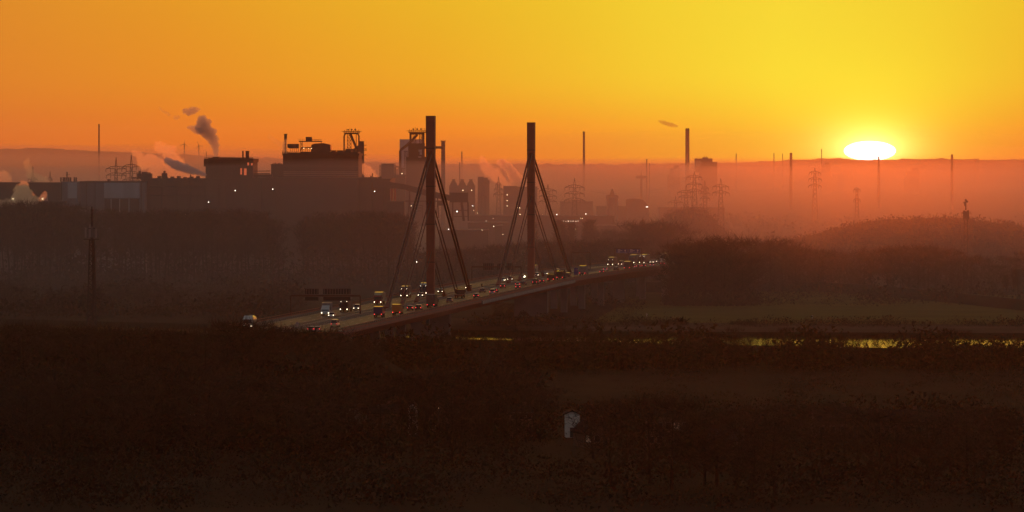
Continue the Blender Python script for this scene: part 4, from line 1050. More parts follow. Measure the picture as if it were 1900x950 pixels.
epylon('lowest electricity pylon at the left of the cluster', 1253.5, 364, 4600, [14], [375.5], 6, PG)
epylon('slim electricity pylon between the tallest and the wide armed one', 1308, 334.5, 4400, [7, 9, 9], [349.4, 358.5, 368], 6, PG)
epylon('wide armed electricity pylon at the right of the cluster', 1337.4, 331, 3900, [15, 16], [346.5, 358], 8, PG)
epylon('electricity pylon half hidden behind the second bridge pylon', 1016.6, 342, 4000, [16, 16, 17], [354, 364, 374], 7, PG)
epylon('hazy electricity pylon before the steam of the cooling block', 925, 327.5, 4300, [5, 8, 9], [342, 351, 360.5], 6, PG)
epylon('electricity pylon in front of the coke tower, arms seen end on', 896.5, 327, 3900, [7, 7], [339, 366], 7, PG)
epylon('electricity pylon at the left, nearer one of the pair by the steam', 215.4, 292, 3400, [19, 18], [313, 325], 7, PG)
epylon('electricity pylon at the left, taller one of the pair by the steam', 243.6, 287, 3500, [17, 17, 16], [309.5, 322, 334], 7, PG)
epylon('hazy electricity pylon behind the left steam cloud', 61, 309, 3900, [9, 11], [333, 341], 8, PG)
epylon('faint electricity pylon in the red haze left of the sun', 1512, 311, 4700, [11, 12, 12], [321, 332.5, 345], 6, PG)
epylon('faint electricity pylon in the red haze below the sun', 1590, 350, 4300, [6, 6], [352, 371], 5, PG)
epylon('very faint pylon right of the left steam cloud', 93, 318, 4600, [4], [332], 4, PG)
# sagging wires of the clear pylon line
M_wire = mat('power_wire', (.05, .04, .035), .6, var=.1, scale=1)
for (u0, v0, d0, u1, v1, d1) in ((1048, 349, 3600, 999, 355.5, 4000), (1084, 349, 3600, 1274, 330, 4100), (1048, 372.5, 3600, 1000, 375.5, 4000), (1303, 330, 4100, 1322, 347.5, 3900), (1352, 348, 3900, 1501, 322.5, 4700)):
    a, b = PX(u0, v0 + 4, d0), PX(u1, v1 + 4, d1); mb = MB()
    mb.tube([a.lerp(b, i / 10) - Vector((0, 0, 5.5 * 4 * (i / 10) * (1 - i / 10))) for i in range(11)], .05, 3, False)
    tag(mb.build('power_line', M_wire), 'thin sagging power line hung between two misty electricity pylons', 'power line', 'power lines between the pylons')

# wind turbines far left
for lab, u, v, hub in (('tiny wind turbine on the far horizon, left one', 342, 284, 267), ('tiny wind turbine on the far horizon, right one', 369, 288, 270)):
    d = 11800; p = PX(u, hub, d); g = thing('wind_turbine', lab, 'wind turbine', (p.x, d, 0), 0, 'far wind turbines')
    mb = MB(); mb.tube([(p.x, d, 0), p], [1.4, .9], 8); mb.build('tower', M_chim, g)
    for i in range(3):
        a = R(100 + i * 120 + u); mb = MB(); mb.tube([p + Vector((0, -2, 0)), p + Vector((math.cos(a) * 9.5, -2, math.sin(a) * 9.5))], [.7, .25], 4); mb.build('blade', M_chim, g)

# telecom masts
def telecom(label, u, vt, d, m):
    top = PX(u, vt, d); k = d / F; g = thing('telecom_mast', label, 'mast', (top.x, d, 0), 0)
    return g, top, k
d = 1960; g, p, k = telecom('tall lattice telecom mast with a ring of antennas before the left wood', 170.5, 383, d, M_dark)
mb = MB()
for sx in (-1, 1):
    for sy in (-1, 1): mb.tube([(p.x + sx * 1.5, d + sy * 1.5, 0), (p.x + sx * .8, d + sy * .8, PX(170, 444, d).z)], .26, 4)
zt = PX(170, 444, d).z
for i in range(18):
    z0 = zt * i / 18; z1 = zt * (i + 1) / 18; a = 1.5 - .7 * i / 18; b = 1.5 - .7 * (i + 1) / 18
    for sy in (-1, 1):
        mb.tube([(p.x - a, d + sy * a, z0), (p.x + b, d + sy * b, z1)], .12, 3, False); mb.tube([(p.x + a, d + sy * a, z0), (p.x - b, d + sy * b, z1)], .12, 3, False)
mb.tube([(p.x + .5, d, 0), (p.x + .5, d, zt)], .55, 6); mb.build('lattice_shaft', M_dark, g)
mb = MB(); mb.tube([(p.x, d, zt), (p.x, d, p.z)], [.55, .2], 6); mb.build('top_rod', M_dark, g)
for v, hw_ in ((444, 2.6), (424, 1.2), (403, .7)): mb = MB(); z = PX(170, v, d).z; mb.box(p.x - hw_, p.x + hw_, d - hw_ * .8, d + hw_ * .8, z - .12, z + .12); mb.build('platform', M_dark, g)
for du, v0, v1 in ((-11.5, 422, 441), (-8, 427, 443), (-3.2, 416, 440), (3, 420, 440), (8, 424, 441), (11.6, 427, 443), (0, 420, 441)):
    a = PX(170.5 + du, v1, d); b = PX(170.5 + du, v0, d); mb = MB(); mb.box(a.x - .3, a.x + .3, d - 1.2 + abs(du) * .08, d - .9 + abs(du) * .08, a.z, b.z); mb.build('antenna_panel', M_concl if du in (-11.5, -3.2, 8) else M_steel, g)
for v in (391, 398): mb = MB(); mb.ball(PX(170.5, v, d), .42, 8, 5, sz=1.7); mb.build('top_antenna', M_dark, g)
d = 2700; g, p, k = telecom('telecom mast on the right wooded hill below the sun', 1792, 370, d, M_dark)
zt = PX(1792, 390, d).z; mb = MB()
for sx in (-1, 1):
    for sy in (-1, 1): mb.tube([(p.x + sx * 1.1, d + sy * 1.1, 0), (p.x + sx * .7, d + sy * .7, zt)], .15, 4)
for i in range(12):
    z0 = zt * i / 12; z1 = zt * (i + 1) / 12
    for sy in (-1, 1): mb.tube([(p.x - 1, d + sy, z0), (p.x + 1, d + sy, z1)], .07, 3, False); mb.tube([(p.x + 1, d + sy, z0), (p.x - 1, d + sy, z1)], .07, 3, False)
mb.build('lattice_shaft', M_dark, g)
mb = MB(); mb.tube([(p.x, d, zt), p], [.4, .2], 6); mb.build('top_rod', M_dark, g)
for du, v0, v1 in ((-4.4, 391, 407), (0, 392, 407), (4.6, 390, 407), (-2.4, 391, 406), (2.4, 391, 406)):
    a = PX(1792 + du, v1, d); b = PX(1792 + du, v0, d); mb = MB(); mb.box(a.x - .3, a.x + .3, d - 1.6, d - 1.2, a.z, b.z); mb.build('antenna_panel', M_dark, g)
for du, v in ((-2.6, 376), (2.4, 374), (0, 371), (-1.5, 380)): mb = MB(); mb.ball(PX(1792 + du, v, d - 1), .55, 10, 6, sy=.5); mb.build('dish', M_steel, g)

# lamps standing in the works yard
M_e = [E_flood, E_warm, E_dim]
yard = [(541, 421, 2960, 0, 'bright yard lamp in the gap right of the left wood'), (524, 419, 2960, 1, 'small yard lamp left of the bright one in the wood gap'), (645, 424.5, 2700, 0, 'white lamp behind the bare trees under the furnace hall'),
        (681, 418.5, 2860, 1, 'lamp by the dark letters behind the trees'), (716, 424, 2860, 1, 'small lamp left of the left stay cables'), (832, 425.5, 3000, 0, 'bright yard lamp between the first pylon and its right cable'),
        (773, 486, 2400, 0, 'white lamp low before the wood, left of the first pylon'), (877, 382, 3900, 0, 'white lamp right of the transfer tower, top one'), (879, 390, 3900, 1, 'lamp right of the transfer tower, second one'),
        (886, 395, 3900, 1, 'lamp right of the transfer tower, lowest one'), (916, 420, 3300, 0, 'bright lamp above the dark hall between the pylons'), (933, 435, 3000, 1, 'lamp low between the pylons'),
        (894.5, 427, 3100, 1, 'dim lamp over the dark flat hall'), (902, 410, 3440, 2, 'faint lamp on the lower flat hall'), (915, 405.5, 3600, 2, 'faint lamp on the long flat hall'), (994.8, 399, 3900, 0, 'white lamp right behind the second pylon'),
        (1007, 398.4, 3900, 1, 'lamp between the second pylon and the bright lamp'), (1033, 398, 3900, 0, 'bright lamp under the half hidden electricity pylon'), (1029, 400.6, 3900, 2, 'faint lamp beside the bright one under the pylon'),
        (1087, 397, 3900, 0, 'white lamp right of the clear electricity pylon'), (1106, 400, 3900, 0, 'white lamp right of the first by the clear electricity pylon'), (1077.6, 405, 3700, 1, 'left of two close lamps below the white ones'),
        (1081, 405, 3700, 1, 'right of two close lamps below the white ones'), (1067.6, 425, 3450, 1, 'small lamp between the poplars'), (1376, 476, 2500, 1, 'single lamp between the dark tree masses on the right'),
        (1860, 555, 2340, 2, 'tiny lamp below the right edge trees'), (814, 757.5, 1180, 1, 'tiny lit lamp above the left houses'), (1233.5, 766, 1170, 1, 'tiny lit lamp above the dark house block')]
for u, v, d, mi, lab in yard:
    p = PX(u, v, d); g = thing('lamp_post', lab, 'lamp post', (p.x, d, 0), 0, 'lamps scattered below the skyline')
    mb = MB(); mb.tube([(p.x, d, 0), p], [.16, .09], 6); mb.build('pole', M_dark, g)
    mb = MB(); mb.ball(p, (.25 if mi == 0 else .18) * d / 3000, 8, 5); mb.build('lamp', M_e[mi], g)
for i in range(9):
    u = 1046 + i * 3.1 + (i % 3) * .8; d = 3650; p = PX(u, 410.2 + (i % 2) * .3, d); g = thing('lamp_post', 'one of a level row of faint lamps above the poplars', 'lamp post', (p.x, d, 0), 0, 'row of faint lamps above the poplars')
    mb = MB(); mb.tube([(p.x, d, 0), p], .1, 4); mb.build('pole', M_dark, g)
    mb = MB(); mb.ball(p, .3, 6, 4); mb.build('lamp', E_dim, g)

# dark letters of the works sign standing on a hall roof behind the trees
g = block('sign_hall', 'low dark hall behind the bare trees with big letters on its roof', 'building', 612, 421, 716, 2830, 30, M_milld)
d = 2829
mb = MB(); mb.pbox(622, 419.6, 708, 420.6, d - 1, .6); mb.build('letter_rail', M_dark, g)
for ch, u in zip('Krupp Stahl', (624, 631.5, 638, 645.5, 653, 0, 664, 671, 676, 683, 690)):
    if ch == ' ': continue
    cu = bpy.data.curves.new('letter', 'FONT'); cu.body = ch; cu.size = 3.3; cu.extrude = .15
    co = bpy.data.objects.new('letter_curve', cu); me = bpy.data.meshes.new_from_object(co); bpy.data.objects.remove(co)
    o = bpy.data.objects.new('letter', me); COL.objects.link(o)
    q = PX(u, 419.4, d - .8); o.location = (q.x - ORG[g.name][0], 0 + q.y - ORG[g.name][1], q.z); o.rotation_euler = (R(90), 0, 0); o.parent = g
    me.materials.clear(); me.materials.append(M_dark)

# ------------------------------------------------------------------ trees
def bare_tree(seed, H, W, nl, steep, trunk_r, twigs, clear=.25, tw=.05):
    """a leafless tree: trunk and limbs in one mesh, branches and twigs in another"""
    r = random.Random(seed); tm = MB(); cm = MB()
    lean = Vector((r.uniform(-.04, .04), r.uniform(-.04, .04), 0))
    def tp(f): return Vector((lean.x * H * f + .15 * math.sin(f * 7 + seed), lean.y * H * f, H * f))
    tm.tube([tp(f) for f in (0, .2, .45, .7, .93)], [trunk_r * k for k in (1, .8, .58, .34, .08)], 5)
    for i in range(nl):
        f = clear + (.9 - clear) * (i + r.random()) / nl
        az = i * 2.4 + r.uniform(-.5, .5)
        prof = math.sin(math.pi * min(1, max(.12, (f - clear * .4) / (1.12 - clear * .4)))) ** .7
        ln = W * .5 * prof * r.uniform(.75, 1.15) / max(.35, math.cos(steep))
        d = Vector((math.cos(az) * math.cos(steep), math.sin(az) * math.cos(steep), math.sin(steep)))
        p = tp(f); pts = [p]
        for k in range(3):
            p = p + (d + Vector((r.uniform(-.2, .2), r.uniform(-.2, .2), .12 * k))).normalized() * ln / 3
            if p.z > H: p.z = H - r.random() * .6
            pts.append(p)
        rr = trunk_r * .38 * (1.1 - f)
        tm.tube(pts, [rr, rr * .7, rr * .45, rr * .15], 3, False)
        for j in range(twigs):
            q = r.uniform(.15, 1.0) * 3; k = min(2, int(q)); b = pts[k].lerp(pts[k + 1], q - k)
            e = Vector((r.gauss(0, 1), r.gauss(0, 1), r.gauss(.55, .8))).normalized() * (ln * .26 + .5) * r.uniform(.5, 1.2)
            m_ = b + e
            if m_.z > H * 1.02: m_.z = H * 1.02
            wv = e.cross(Vector((r.uniform(-1, 1), r.uniform(-1, 1), r.uniform(-1, 1)))).normalized() * tw
            cm.tri(b - wv, b + wv, m_)
            for _ in range(3):
                t0 = b.lerp(m_, r.uniform(.3, .95)); e2 = (e * .5 + Vector((r.gauss(0, 1), r.gauss(0, 1), r.gauss(.3, .8))) * e.length * .38)
                wv2 = Vector((r.uniform(-1, 1), r.uniform(-1, 1), r.uniform(-.3, .3))).normalized() * tw * .75
                cm.tri(t0 - wv2, t0 + wv2, t0 + e2)
    return tm.mesh('trunk'), cm.mesh('crown')
def kind(name, specs):
    out = []
    for sp_ in specs:
        t, c = bare_tree(*sp_[0], **(sp_[1] if len(sp_) > 1 else {})); t.materials.append(M_bark); c.materials.append(M_twig2 if name == 'bare_tree' and sp_[0][0] % 2 else M_twig); out.append((t, c, sp_[0][1]))
    return out
BROAD = kind('bare_tree', [((11, 12, 11, 22, .55, .22, 24), {'clear': .1}), ((12, 12, 10, 20, .7, .2, 24), {'clear': .08}), ((13, 12, 13, 24, .45, .24, 24), {'clear': .12}), ((14, 12, 9, 20, .8, .2, 24), {'clear': .06})])
TALL = kind('tall_bare_tree', [((21, 32, 11, 20, 1.0, .42, 30), {'clear': .3, 'tw': .09}), ((22, 32, 13, 22, .9, .45, 30), {'clear': .28, 'tw': .09}), ((23, 32, 9, 18, 1.1, .4, 30), {'clear': .35, 'tw': .09}), ((24, 32, 12, 22, .8, .45, 30), {'clear': .32, 'tw': .09})])
POPL = kind('poplar', [((31, 20, 3.6, 26, 1.3, .3, 34), {'clear': .08, 'tw': .10}), ((32, 20, 4.4, 26, 1.25, .3, 34), {'clear': .1, 'tw': .10})])
def dome_bush(seed, H, W, n):
    r = random.Random(seed); tm = MB(); cm = MB()
    for i in range(7):
        a = i * .9; tm.tube([(0, 0, 0), (math.cos(a) * W * .18, math.sin(a) * W * .18, H * .4), (math.cos(a) * W * .36, math.sin(a) * W * .36, H * .75)], [.06, .04, .01], 3, False)
    for i in range(n):
        a = r.uniform(0, 6.28); q = r.random() ** .5; z = H * r.random() ** .7 * math.sqrt(max(.02, 1 - q * q * .9))
        c = Vector((math.cos(a) * q * W / 2, math.sin(a) * q * W / 2, z)); e = r.uniform(.25, .5)
        d1 = Vector((r.gauss(0, .6), r.gauss(0, .6), r.gauss(.6, .6))).normalized() * e * 1.5; d2 = Vector((r.gauss(0, 1), r.gauss(0, 1), r.gauss(0, .5))).normalized() * e * .5
        cm.tri(c - d2, c + d2, c + d1)
    t, c = tm.mesh('stem'), cm.mesh('twigs'); t.materials.append(M_bark); c.materials.append(M_bush)
    return t, c, H
BUSH = [dome_bush(41, 4, 5, 330), dome_bush(42, 4, 4, 290), dome_bush(43, 4, 6, 460)]
rt = random.Random(99)
NT = [0]
def plant(fam, name, x, y, h, label, group, cat='tree', z=0, sx=1.0):
    t, c, H = fam[rt.randrange(len(fam))]; NT[0] += 1
    g = thing(name, label, cat, (x, y, z), rt.uniform(0, 6.28), group); s = h / H * rt.uniform(.95, 1.05)
    g.scale = (s * sx * rt.uniform(.9, 1.12), s * sx * rt.uniform(.9, 1.12), s)
    a = bpy.data.objects.new('trunk' if cat == 'tree' else 'stem', t); COL.objects.link(a); a.parent = g
    b = bpy.data.objects.new('crown' if cat == 'tree' else 'twigs', c); COL.objects.link(b); b.parent = g
    return g
def row(fam, name, u0, u1, n, tops, dlo, dhi, label, group, cat='tree', jit=3.0, sx=1.0, z=0):
    for i in range(n):
        u = u0 + (u1 - u0) * (i + rt.uniform(.15, .85)) / n; d = rt.uniform(dlo, dhi)
        v = interp(u, tops) + rt.uniform(-jit * .4, jit)
        if 1038 < u < 1084 and d < 1250: continue
        p = PX(u, v, d); h = p.z - z
        if h > 1.2: plant(fam, name, p.x, d, h, label, group, cat, z, sx)
# tall wood before the rolling hall, left
LW = [(-30, 386), (100, 385), (200, 396), (300, 397), (400, 394), (470, 396), (500, 402), (520, 425), (530, 470)]
row(TALL, 'tall_bare_tree', -25, 522, 62, LW, 2600, 2680, 'tall leafless tree in the dense wood on the left before the long hall', 'tall bare wood on the left', sx=1.15)
# clump left of the first pylon
row(TALL, 'tall_bare_tree', 562, 766, 26, [(560, 418), (580, 402), (640, 404), (680, 400), (740, 402), (765, 420)], 2580, 2680, 'tall leafless tree in the clump between the left wood and the first pylon', 'bare trees left of the first pylon', sx=1.1)
# lower trees on the left bank
row(BROAD, 'bare_tree', -25, 545, 26, [(-30, 522), (60, 528), (150, 535), (300, 540), (400, 548), (545, 560)], 2120, 2420, 'low leafless tree on the dark left river bank below the tall wood', 'low trees on the left bank', jit=10)
# belt before the bridge approach
row(BROAD, 'bare_tree', -25, 700, 44, [(-30, 606), (120, 612), (300, 612), (400, 606), (436, 600), (470, 610), (560, 614), (640, 628), (700, 640)], 1340, 1440, 'dark leafless tree in the near belt that hides the bridge approach', 'near tree belt on the left', jit=14, sx=1.15)
# near river bank: water glints through the bare crowns
BT = [(700, 632), (840, 622), (900, 626), (940, 614), (1100, 614), (1160, 624), (1330, 624), (1480, 616), (1540, 618), (1570, 626), (1690, 626), (1720, 616), (1900, 630)]
row(BROAD, 'bare_tree', 700, 1900, 46, BT, 1530, 1610, 'small leafless tree on the near river bank before the shining water', 'bank trees before the shining water', jit=10, sx=.62)
for u0, u1, n in ((850, 936, 4), (1192, 1242, 3), (1336, 1474, 6), (1552, 1692, 6)):
    row(BROAD, 'bare_tree', u0, u1, n, [(v, w_ - 4) for v, w_ in BT], 1590, 1630, 'small leafless tree on the near river bank before the shining water', 'bank trees before the shining water', jit=10, sx=.6)
for u0, u1, n in ((560, 850, 16), (1340, 1474, 5), (1556, 1690, 7), (936, 1150, 14), (1240, 1335, 7), (1474, 1552, 6), (1692, 1900, 14)):
    row(BUSH, 'bush', u0, u1, n, [(v, w_ + 18) for v, w_ in BT], 1560, 1625, 'bare bush on the near river bank before the shining water', 'bank bushes before the shining water', 'bush', jit=6, sx=1.5)
# far bank
row(BUSH, 'bush', 1170, 1690, 50, [(1170, 602), (1240, 590), (1262, 588), (1290, 598), (1390, 592), (1420, 602), (1690, 604)], 1968, 1990, 'bare bush along the far river bank before the green meadow', 'bushes before the meadow', 'bush', jit=6, sx=1.3)
row(BUSH, 'bush', 880, 1160, 16, [(880, 590), (950, 570), (1000, 580), (1100, 585), (1160, 590)], 2060, 2100, 'bare bush on the far river bank under the bridge', 'bushes under the bridge', 'bush', jit=6, sx=1.3)
row(BROAD, 'bare_tree', 918, 965, 4, [(915, 562), (965, 566)], 2080, 2120, 'leafless tree on the far bank just under the bridge deck', 'trees under the bridge deck')
# trees that hide the far end of the bridge, and masses to the right
row(BROAD, 'bare_tree', 1240, 1392, 18, [(1236, 504), (1252, 472), (1275, 456), (1310, 450), (1345, 456), (1370, 476), (1392, 482)], 2250, 2320, 'dense leafless tree in the dark mass that hides the far end of the bridge', 'trees at the far end of the bridge', jit=16, sx=1.15)
row(BROAD, 'bare_tree', 1385, 1560, 18, [(1385, 478), (1410, 458), (1430, 448), (1470, 450), (1500, 462), (1560, 470)], 2420, 2560, 'leafless tree in the red lit mass right of the bridge end', 'trees right of the bridge end', jit=16, sx=1.2)
row(BROAD, 'bare_tree', 1560, 1905, 26, [(1560, 474), (1620, 462), (1700, 458), (1760, 470), (1840, 482), (1900, 470)], 2420, 2560, 'leafless tree below the wooded hill on the right, behind the dike', 'trees behind the dike', jit=16, sx=1.2)
row(TALL, 'tall_bare_tree', 1864, 1915, 5, [(1862, 512), (1880, 503), (1915, 498)], 2300, 2340, 'tree in the dark group at the right edge on the dike', 'trees at the right edge', jit=3)
# woods behind the bridge
row(BROAD, 'bare_tree', 770, 1185, 34, [(770, 470), (900, 462), (1000, 452), (1180, 450)], 2560, 2680, 'leafless tree in the low dark wood behind the bridge', 'low wood behind the bridge', jit=6, sx=1.2)
row(BROAD, 'bare_tree', 1100, 1178, 8, [(1100, 436), (1140, 430), (1160, 436), (1178, 446)], 2900, 3000, 'leafless tree before the glinting harbour water', 'trees before the harbour', jit=4)
row(BROAD, 'bare_tree', 1186, 1256, 11, [(1184, 438), (1200, 424), (1220, 418), (1240, 426), (1256, 442)], 2750, 2820, 'leafless tree in the round dark clump right of the harbour water', 'round clump right of the harbour', jit=3, sx=1.2)
for i, (u, v, sx) in enumerate(((1034, 417, 1.0), (1048, 413, 1.1), (1060, 419, 1.0), (1084, 416, .9), (1097, 414, 1.2), (1190.5, 413, .8), (991, 420, 1.1))):
    d = 2950; p = PX(u, v, d)
    plant(POPL, 'poplar', p.x, d, p.z, ('leftmost slim poplar of the row behind the bridge', 'tall dark poplar, second of the row behind the bridge', 'smaller poplar in the middle of the row behind the bridge', 'thin poplar just left of the broadest one', 'broadest poplar at the right end of the row',
          'lone poplar tip rising from the round clump', 'poplar close beside the second bridge pylon')[i], 'poplars behind the bridge', sx=sx)
# dark foreground
row(BROAD, 'bare_tree', 0, 640, 32, [(0, 690), (200, 690), (420, 700), (440, 640), (460, 700), (640, 720)], 1050, 1260, 'dark leafless tree in the shaded left foreground', 'foreground trees on the left', jit=40, sx=1.3)
row(BROAD, 'bare_tree', 640, 1060, 18, [(640, 720), (720, 690), (780, 690), (900, 690), (930, 640), (960, 720), (1000, 724), (1060, 735)], 1060, 1260, 'dark leafless tree standing among the foreground houses', 'trees among the foreground houses', jit=18)
row(BROAD, 'bare_tree', 1060, 1900, 26, [(1060, 740), (1380, 765), (1700, 775), (1900, 760)], 960, 1100, 'dark leafless tree in the shaded right foreground', 'foreground trees on the right', jit=30, sx=1.4)

# undergrowth and far woods nobody could count
def scrub(name, n, place, hlo, hhi, m, leafs=26, wide=1.6, tw=.5):
    mb = MB(); r = random.Random(len(name) * 31 + n)
    for _ in range(n):
        x, y, z0, hs = place(r); h = r.uniform(hlo, hhi) * hs
        for k in range(leafs):
            a = r.uniform(0, 6.28); q = r.random() ** .5 * wide * h * .5; zz = z0 + h * (r.random() ** .8) * (1 - (q / (wide * h * .5)) ** 2 * .55)
            c = Vector((x + math.cos(a) * q, y + math.sin(a) * q, zz)); e = tw * h * r.uniform(.10, .22)
            d1 = Vector((r.uniform(-1, 1), r.uniform(-1, 1), r.uniform(-.2, 1.2))).normalized() * e * 1.15; d2 = Vector((r.uniform(-1, 1), r.uniform(-1, 1), r.uniform(-1, 1))).normalized() * e * .65
            mb.tri(c - d2, c + d2, c + d1)
    return mb.build(name, m, kind='stuff')
def px_place(u0, u1, dlo, dhi, low=.25):
    def f(r):
        u = r.uniform(u0, u1); d = r.uniform(dlo, dhi)
        if any(a < u < b and 1060 < d < 1215 for a, b in ((641, 664), (757, 775), (1044, 1080), (1086, 1130), (1200, 1270))): d = d + 160
        x = (u - 950) * d / F; q = .5 + .85 * noise.fractal(Vector((x * .045, d * .012, 3.3)), 1.0, 2.0, 3)
        return x, d, 0, max(low, min(1.5, .35 + q * 1.1))
    return f
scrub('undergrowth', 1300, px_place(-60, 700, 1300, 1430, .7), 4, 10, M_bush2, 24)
scrub('undergrowth', 2000, px_place(-60, 560, 2060, 2600), 3, 7, M_bush, 20, 1.6, .8)
scrub('undergrowth', 420, px_place(1236, 1960, 2230, 2420), 2, 6, M_bush, 24, 1.6, .8)
scrub('undergrowth', 900, px_place(560, 1960, 1500, 1630), 2, 4.2, M_bush, 20)
for u0, u1, n in ((560, 850, 330), (936, 1192, 330), (1243, 1335, 110), (1475, 1552, 110), (1694, 1960, 300)):
    scrub('bank_scrub', n, px_place(u0, u1, 1550, 1628, .85), 5.5, 10, M_bush, 44)
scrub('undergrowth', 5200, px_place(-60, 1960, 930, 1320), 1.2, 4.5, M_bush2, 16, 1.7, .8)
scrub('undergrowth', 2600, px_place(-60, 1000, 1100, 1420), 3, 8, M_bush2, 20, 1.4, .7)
scrub('undergrowth', 700, px_place(720, 1960, 2420, 2600), 3, 8, M_bush, 18)
scrub('undergrowth', 420, px_place(-40, 780, 2560, 2720), 8, 17, M_bush, 30, .9)
scrub('bank_scrub', 900, px_place(880, 1960, 1950, 1996), 1.2, 3.2, M_bush, 16, 2.2, .9)
scrub('bank_scrub', 500, px_place(1000, 1960, 1832, 1860), .8, 1.8, M_bush, 14, 2.4, .9)
scrub('bank_scrub', 260, px_place(1080, 1190, 2000, 2440), 1.2, 3, M_bush, 16, 2, .9)
scrub('undergrowth', 2600, px_place(930, 1960, 1310, 1520), .5, 2.2, M_bush, 14, 2.2, .9)
scrub('undergrowth', 260, px_place(1236, 1400, 2225, 2262), 4, 9, M_bush, 34, 1.3, .8)
scrub('far_wood', 500, px_place(760, 1240, 2640, 2760), 6, 13, M_bush, 20)
def on_crest(crest, d, dep, base=0):
    def f(r):
        u = r.uniform(crest[0][0], crest[-1][0]); v = interp(u, crest); z = max(2, PX(u, v, d).z)
        k = r.random(); return (u - 950) * d / F, d - k * dep, max(0, z * (1 - .6 * k) - 2.5), 1
    return f
scrub('hill_wood', 2600, on_crest([(1420, 462), (1500, 442), (1560, 426), (1610, 415), (1660, 407), (1700, 409), (1740, 405), (1800, 409), (1850, 415), (1890, 424), (1950, 440)], 3150, 130), 3.5, 7, M_bush, 34, 1.6, .9)
scrub('mound_wood', 420, on_crest([(1222, 440), (1238, 402), (1250, 391), (1290, 388), (1304, 389), (1318, 400), (1332, 418), (1350, 440)], 3500, 60), 3, 7, M_bush, 34, 1.5, .9)
scrub('far_wood', 500, px_place(1340, 1560, 2900, 3300), 5, 12, M_bush, 40, 1.3, .7)
scrub('far_wood', 700, px_place(1000, 1960, 3300, 5200), 5, 12, M_bush, 34, 1.4, .7)
scrub('far_wood', 500, px_place(-60, 960, 3000, 5200), 5, 12, M_bush, 10)

# ------------------------------------------------------------------ houses in the dark foreground
def house(label, u, vb, ft, dep, hw, rh, wallm, roofm, rot=0, chim=True, gable=True, rows=1, cols=3, lit=None):
    d = GD(vb); x = (u - 950) * d / F; g = thing('house', label, 'house', (x, d, 0), rot)
    w2 = ft / 2; loc = dict(local=True)
    mb = MB(); mb.box(-w2, w2, 0, dep, 0, hw); mb.build('wall', wallm, g, **loc)
    if gable:                                   # ridge runs away from us: the gable faces the camera
        mb = MB(); mb.prism([(-w2, hw), (w2, hw), (0, hw + rh)], .02, dep - .02); mb.build('gable', wallm, g, **loc)
        for s_ in (-1, 1):
            mb = MB(); mb.prism([(0, hw + rh + .02), (s_ * (w2 + .4), hw - .25), (s_ * (w2 + .4), hw), (0, hw + rh + .28)][::s_], -.4, dep + .4); mb.build('roof', roofm, g, **loc)
        mb = MB(); mb.box(-.14, .14, -.42, dep + .42, hw + rh + .2, hw + rh + .36); mb.build('ridge', roofm, g, **loc)
    else:
        for a, b in (((-.4, hw - .2), (dep / 2, hw + rh)), ((dep / 2, hw + rh), (dep + .4, hw - .2))):
            mb = MB(); mb.prismx([a, b, (b[0], b[1] + .25), (a[0], a[1] + .25)], -w2 - .4, w2 + .4); mb.build('roof', roofm, g, **loc)
        mb = MB(); mb.prismx([(.02, hw), (dep - .02, hw), (dep / 2, hw + rh)], -w2 + .01, w2 - .01); mb.build('gable', wallm, g, **loc)
    if chim:
        mb = MB(); cx = w2 * .45; mb.box(cx - .4, cx + .4, dep * .5, dep * .5 + .7, hw + rh * .3, hw + rh + .9); mb.build('chimney', M_wall2, g, **loc)
    for r_ in range(rows):
        for c in range(cols):
            wx = -w2 + ft * (c + .5) / cols; z = 1.0 + r_ * 2.8
            if c == cols - 1 and r_ == 0:
                mb = MB(); mb.box(wx - .5, wx + .5, -.05, -.005, .05, 2.1); mb.build('door', M_dark, g, **loc); continue
            mb = MB(); mb.box(wx - .62, wx + .62, -.06, -.004, z, z + 1.45)
            f = mb.build('window', M_conc, g, **loc)
            mb = MB(); mb.box(wx - .52, wx + .52, -.09, -.061, z + .1, z + 1.35); mb.build('pane', E_win if lit == (r_, c) else M_glass, f, **loc)
    return g
house('pale gabled house half hidden by trees, leftmost of the foreground houses', 653, 806, 4.2, 9, 4.2, 1.6, M_conc, M_roof, -.1, cols=2)
house('long dark house with small pale windows right of the leftmost house', 712, 806, 6, 8, 4.5, 1.5, M_wall2, M_roof, .05, gable=False, cols=4)
house('narrow tall house with a pale lit gable behind bare twigs', 766, 806, 1.9, 7, 5.6, 1.0, M_wall, M_roof, 0, chim=False, cols=1, rows=2)
house('dark house with a broad roof under the tiny lit lamp', 818, 806, 5.2, 9, 3.6, 2.4, M_wall2, M_roof, -.2, cols=3)
house('house with pale windows among thick trees left of the white gable', 968, 812, 4.6, 8, 5.0, 1.4, M_wall2, M_roof, .1, gable=False, rows=2, cols=3)
house('house with a bright white gable wall and thin posts, centre foreground', 1062, 812, 3.1, 9, 4.9, .6, M_render, M_roof, 0, chim=False, cols=1, rows=1)
house('brown house with a peaked roof and light porch posts beside the white gable', 1108, 830, 5.2, 9, 2.9, 2.8, M_wall2, M_roof, .25, cols=3, lit=(0, 0))
house('large dark house block with one pale square window under the rooftop lamp', 1240, 832, 8.6, 11, 6.6, .9, M_wall2, M_roof, 0, gable=False, rows=2, cols=5, lit=(1, 3))
house('low house with a bluish grey roof right of the dark block', 1352, 838, 8.2, 9, 2.4, 1.8, M_wall2, M_roofg, -.1, gable=False, cols=4, chim=False)
house('dark house with chimneys, left one of the right roofs', 1555, 812, 9, 10, 3.6, 2.4, M_wall2, M_roof, .1, gable=False, cols=4)
house('long dark roof with chimneys at the right, before a pale field', 1675, 812, 13, 10, 3.2, 2.2, M_wall2, M_roof, 0, gable=False, cols=6)
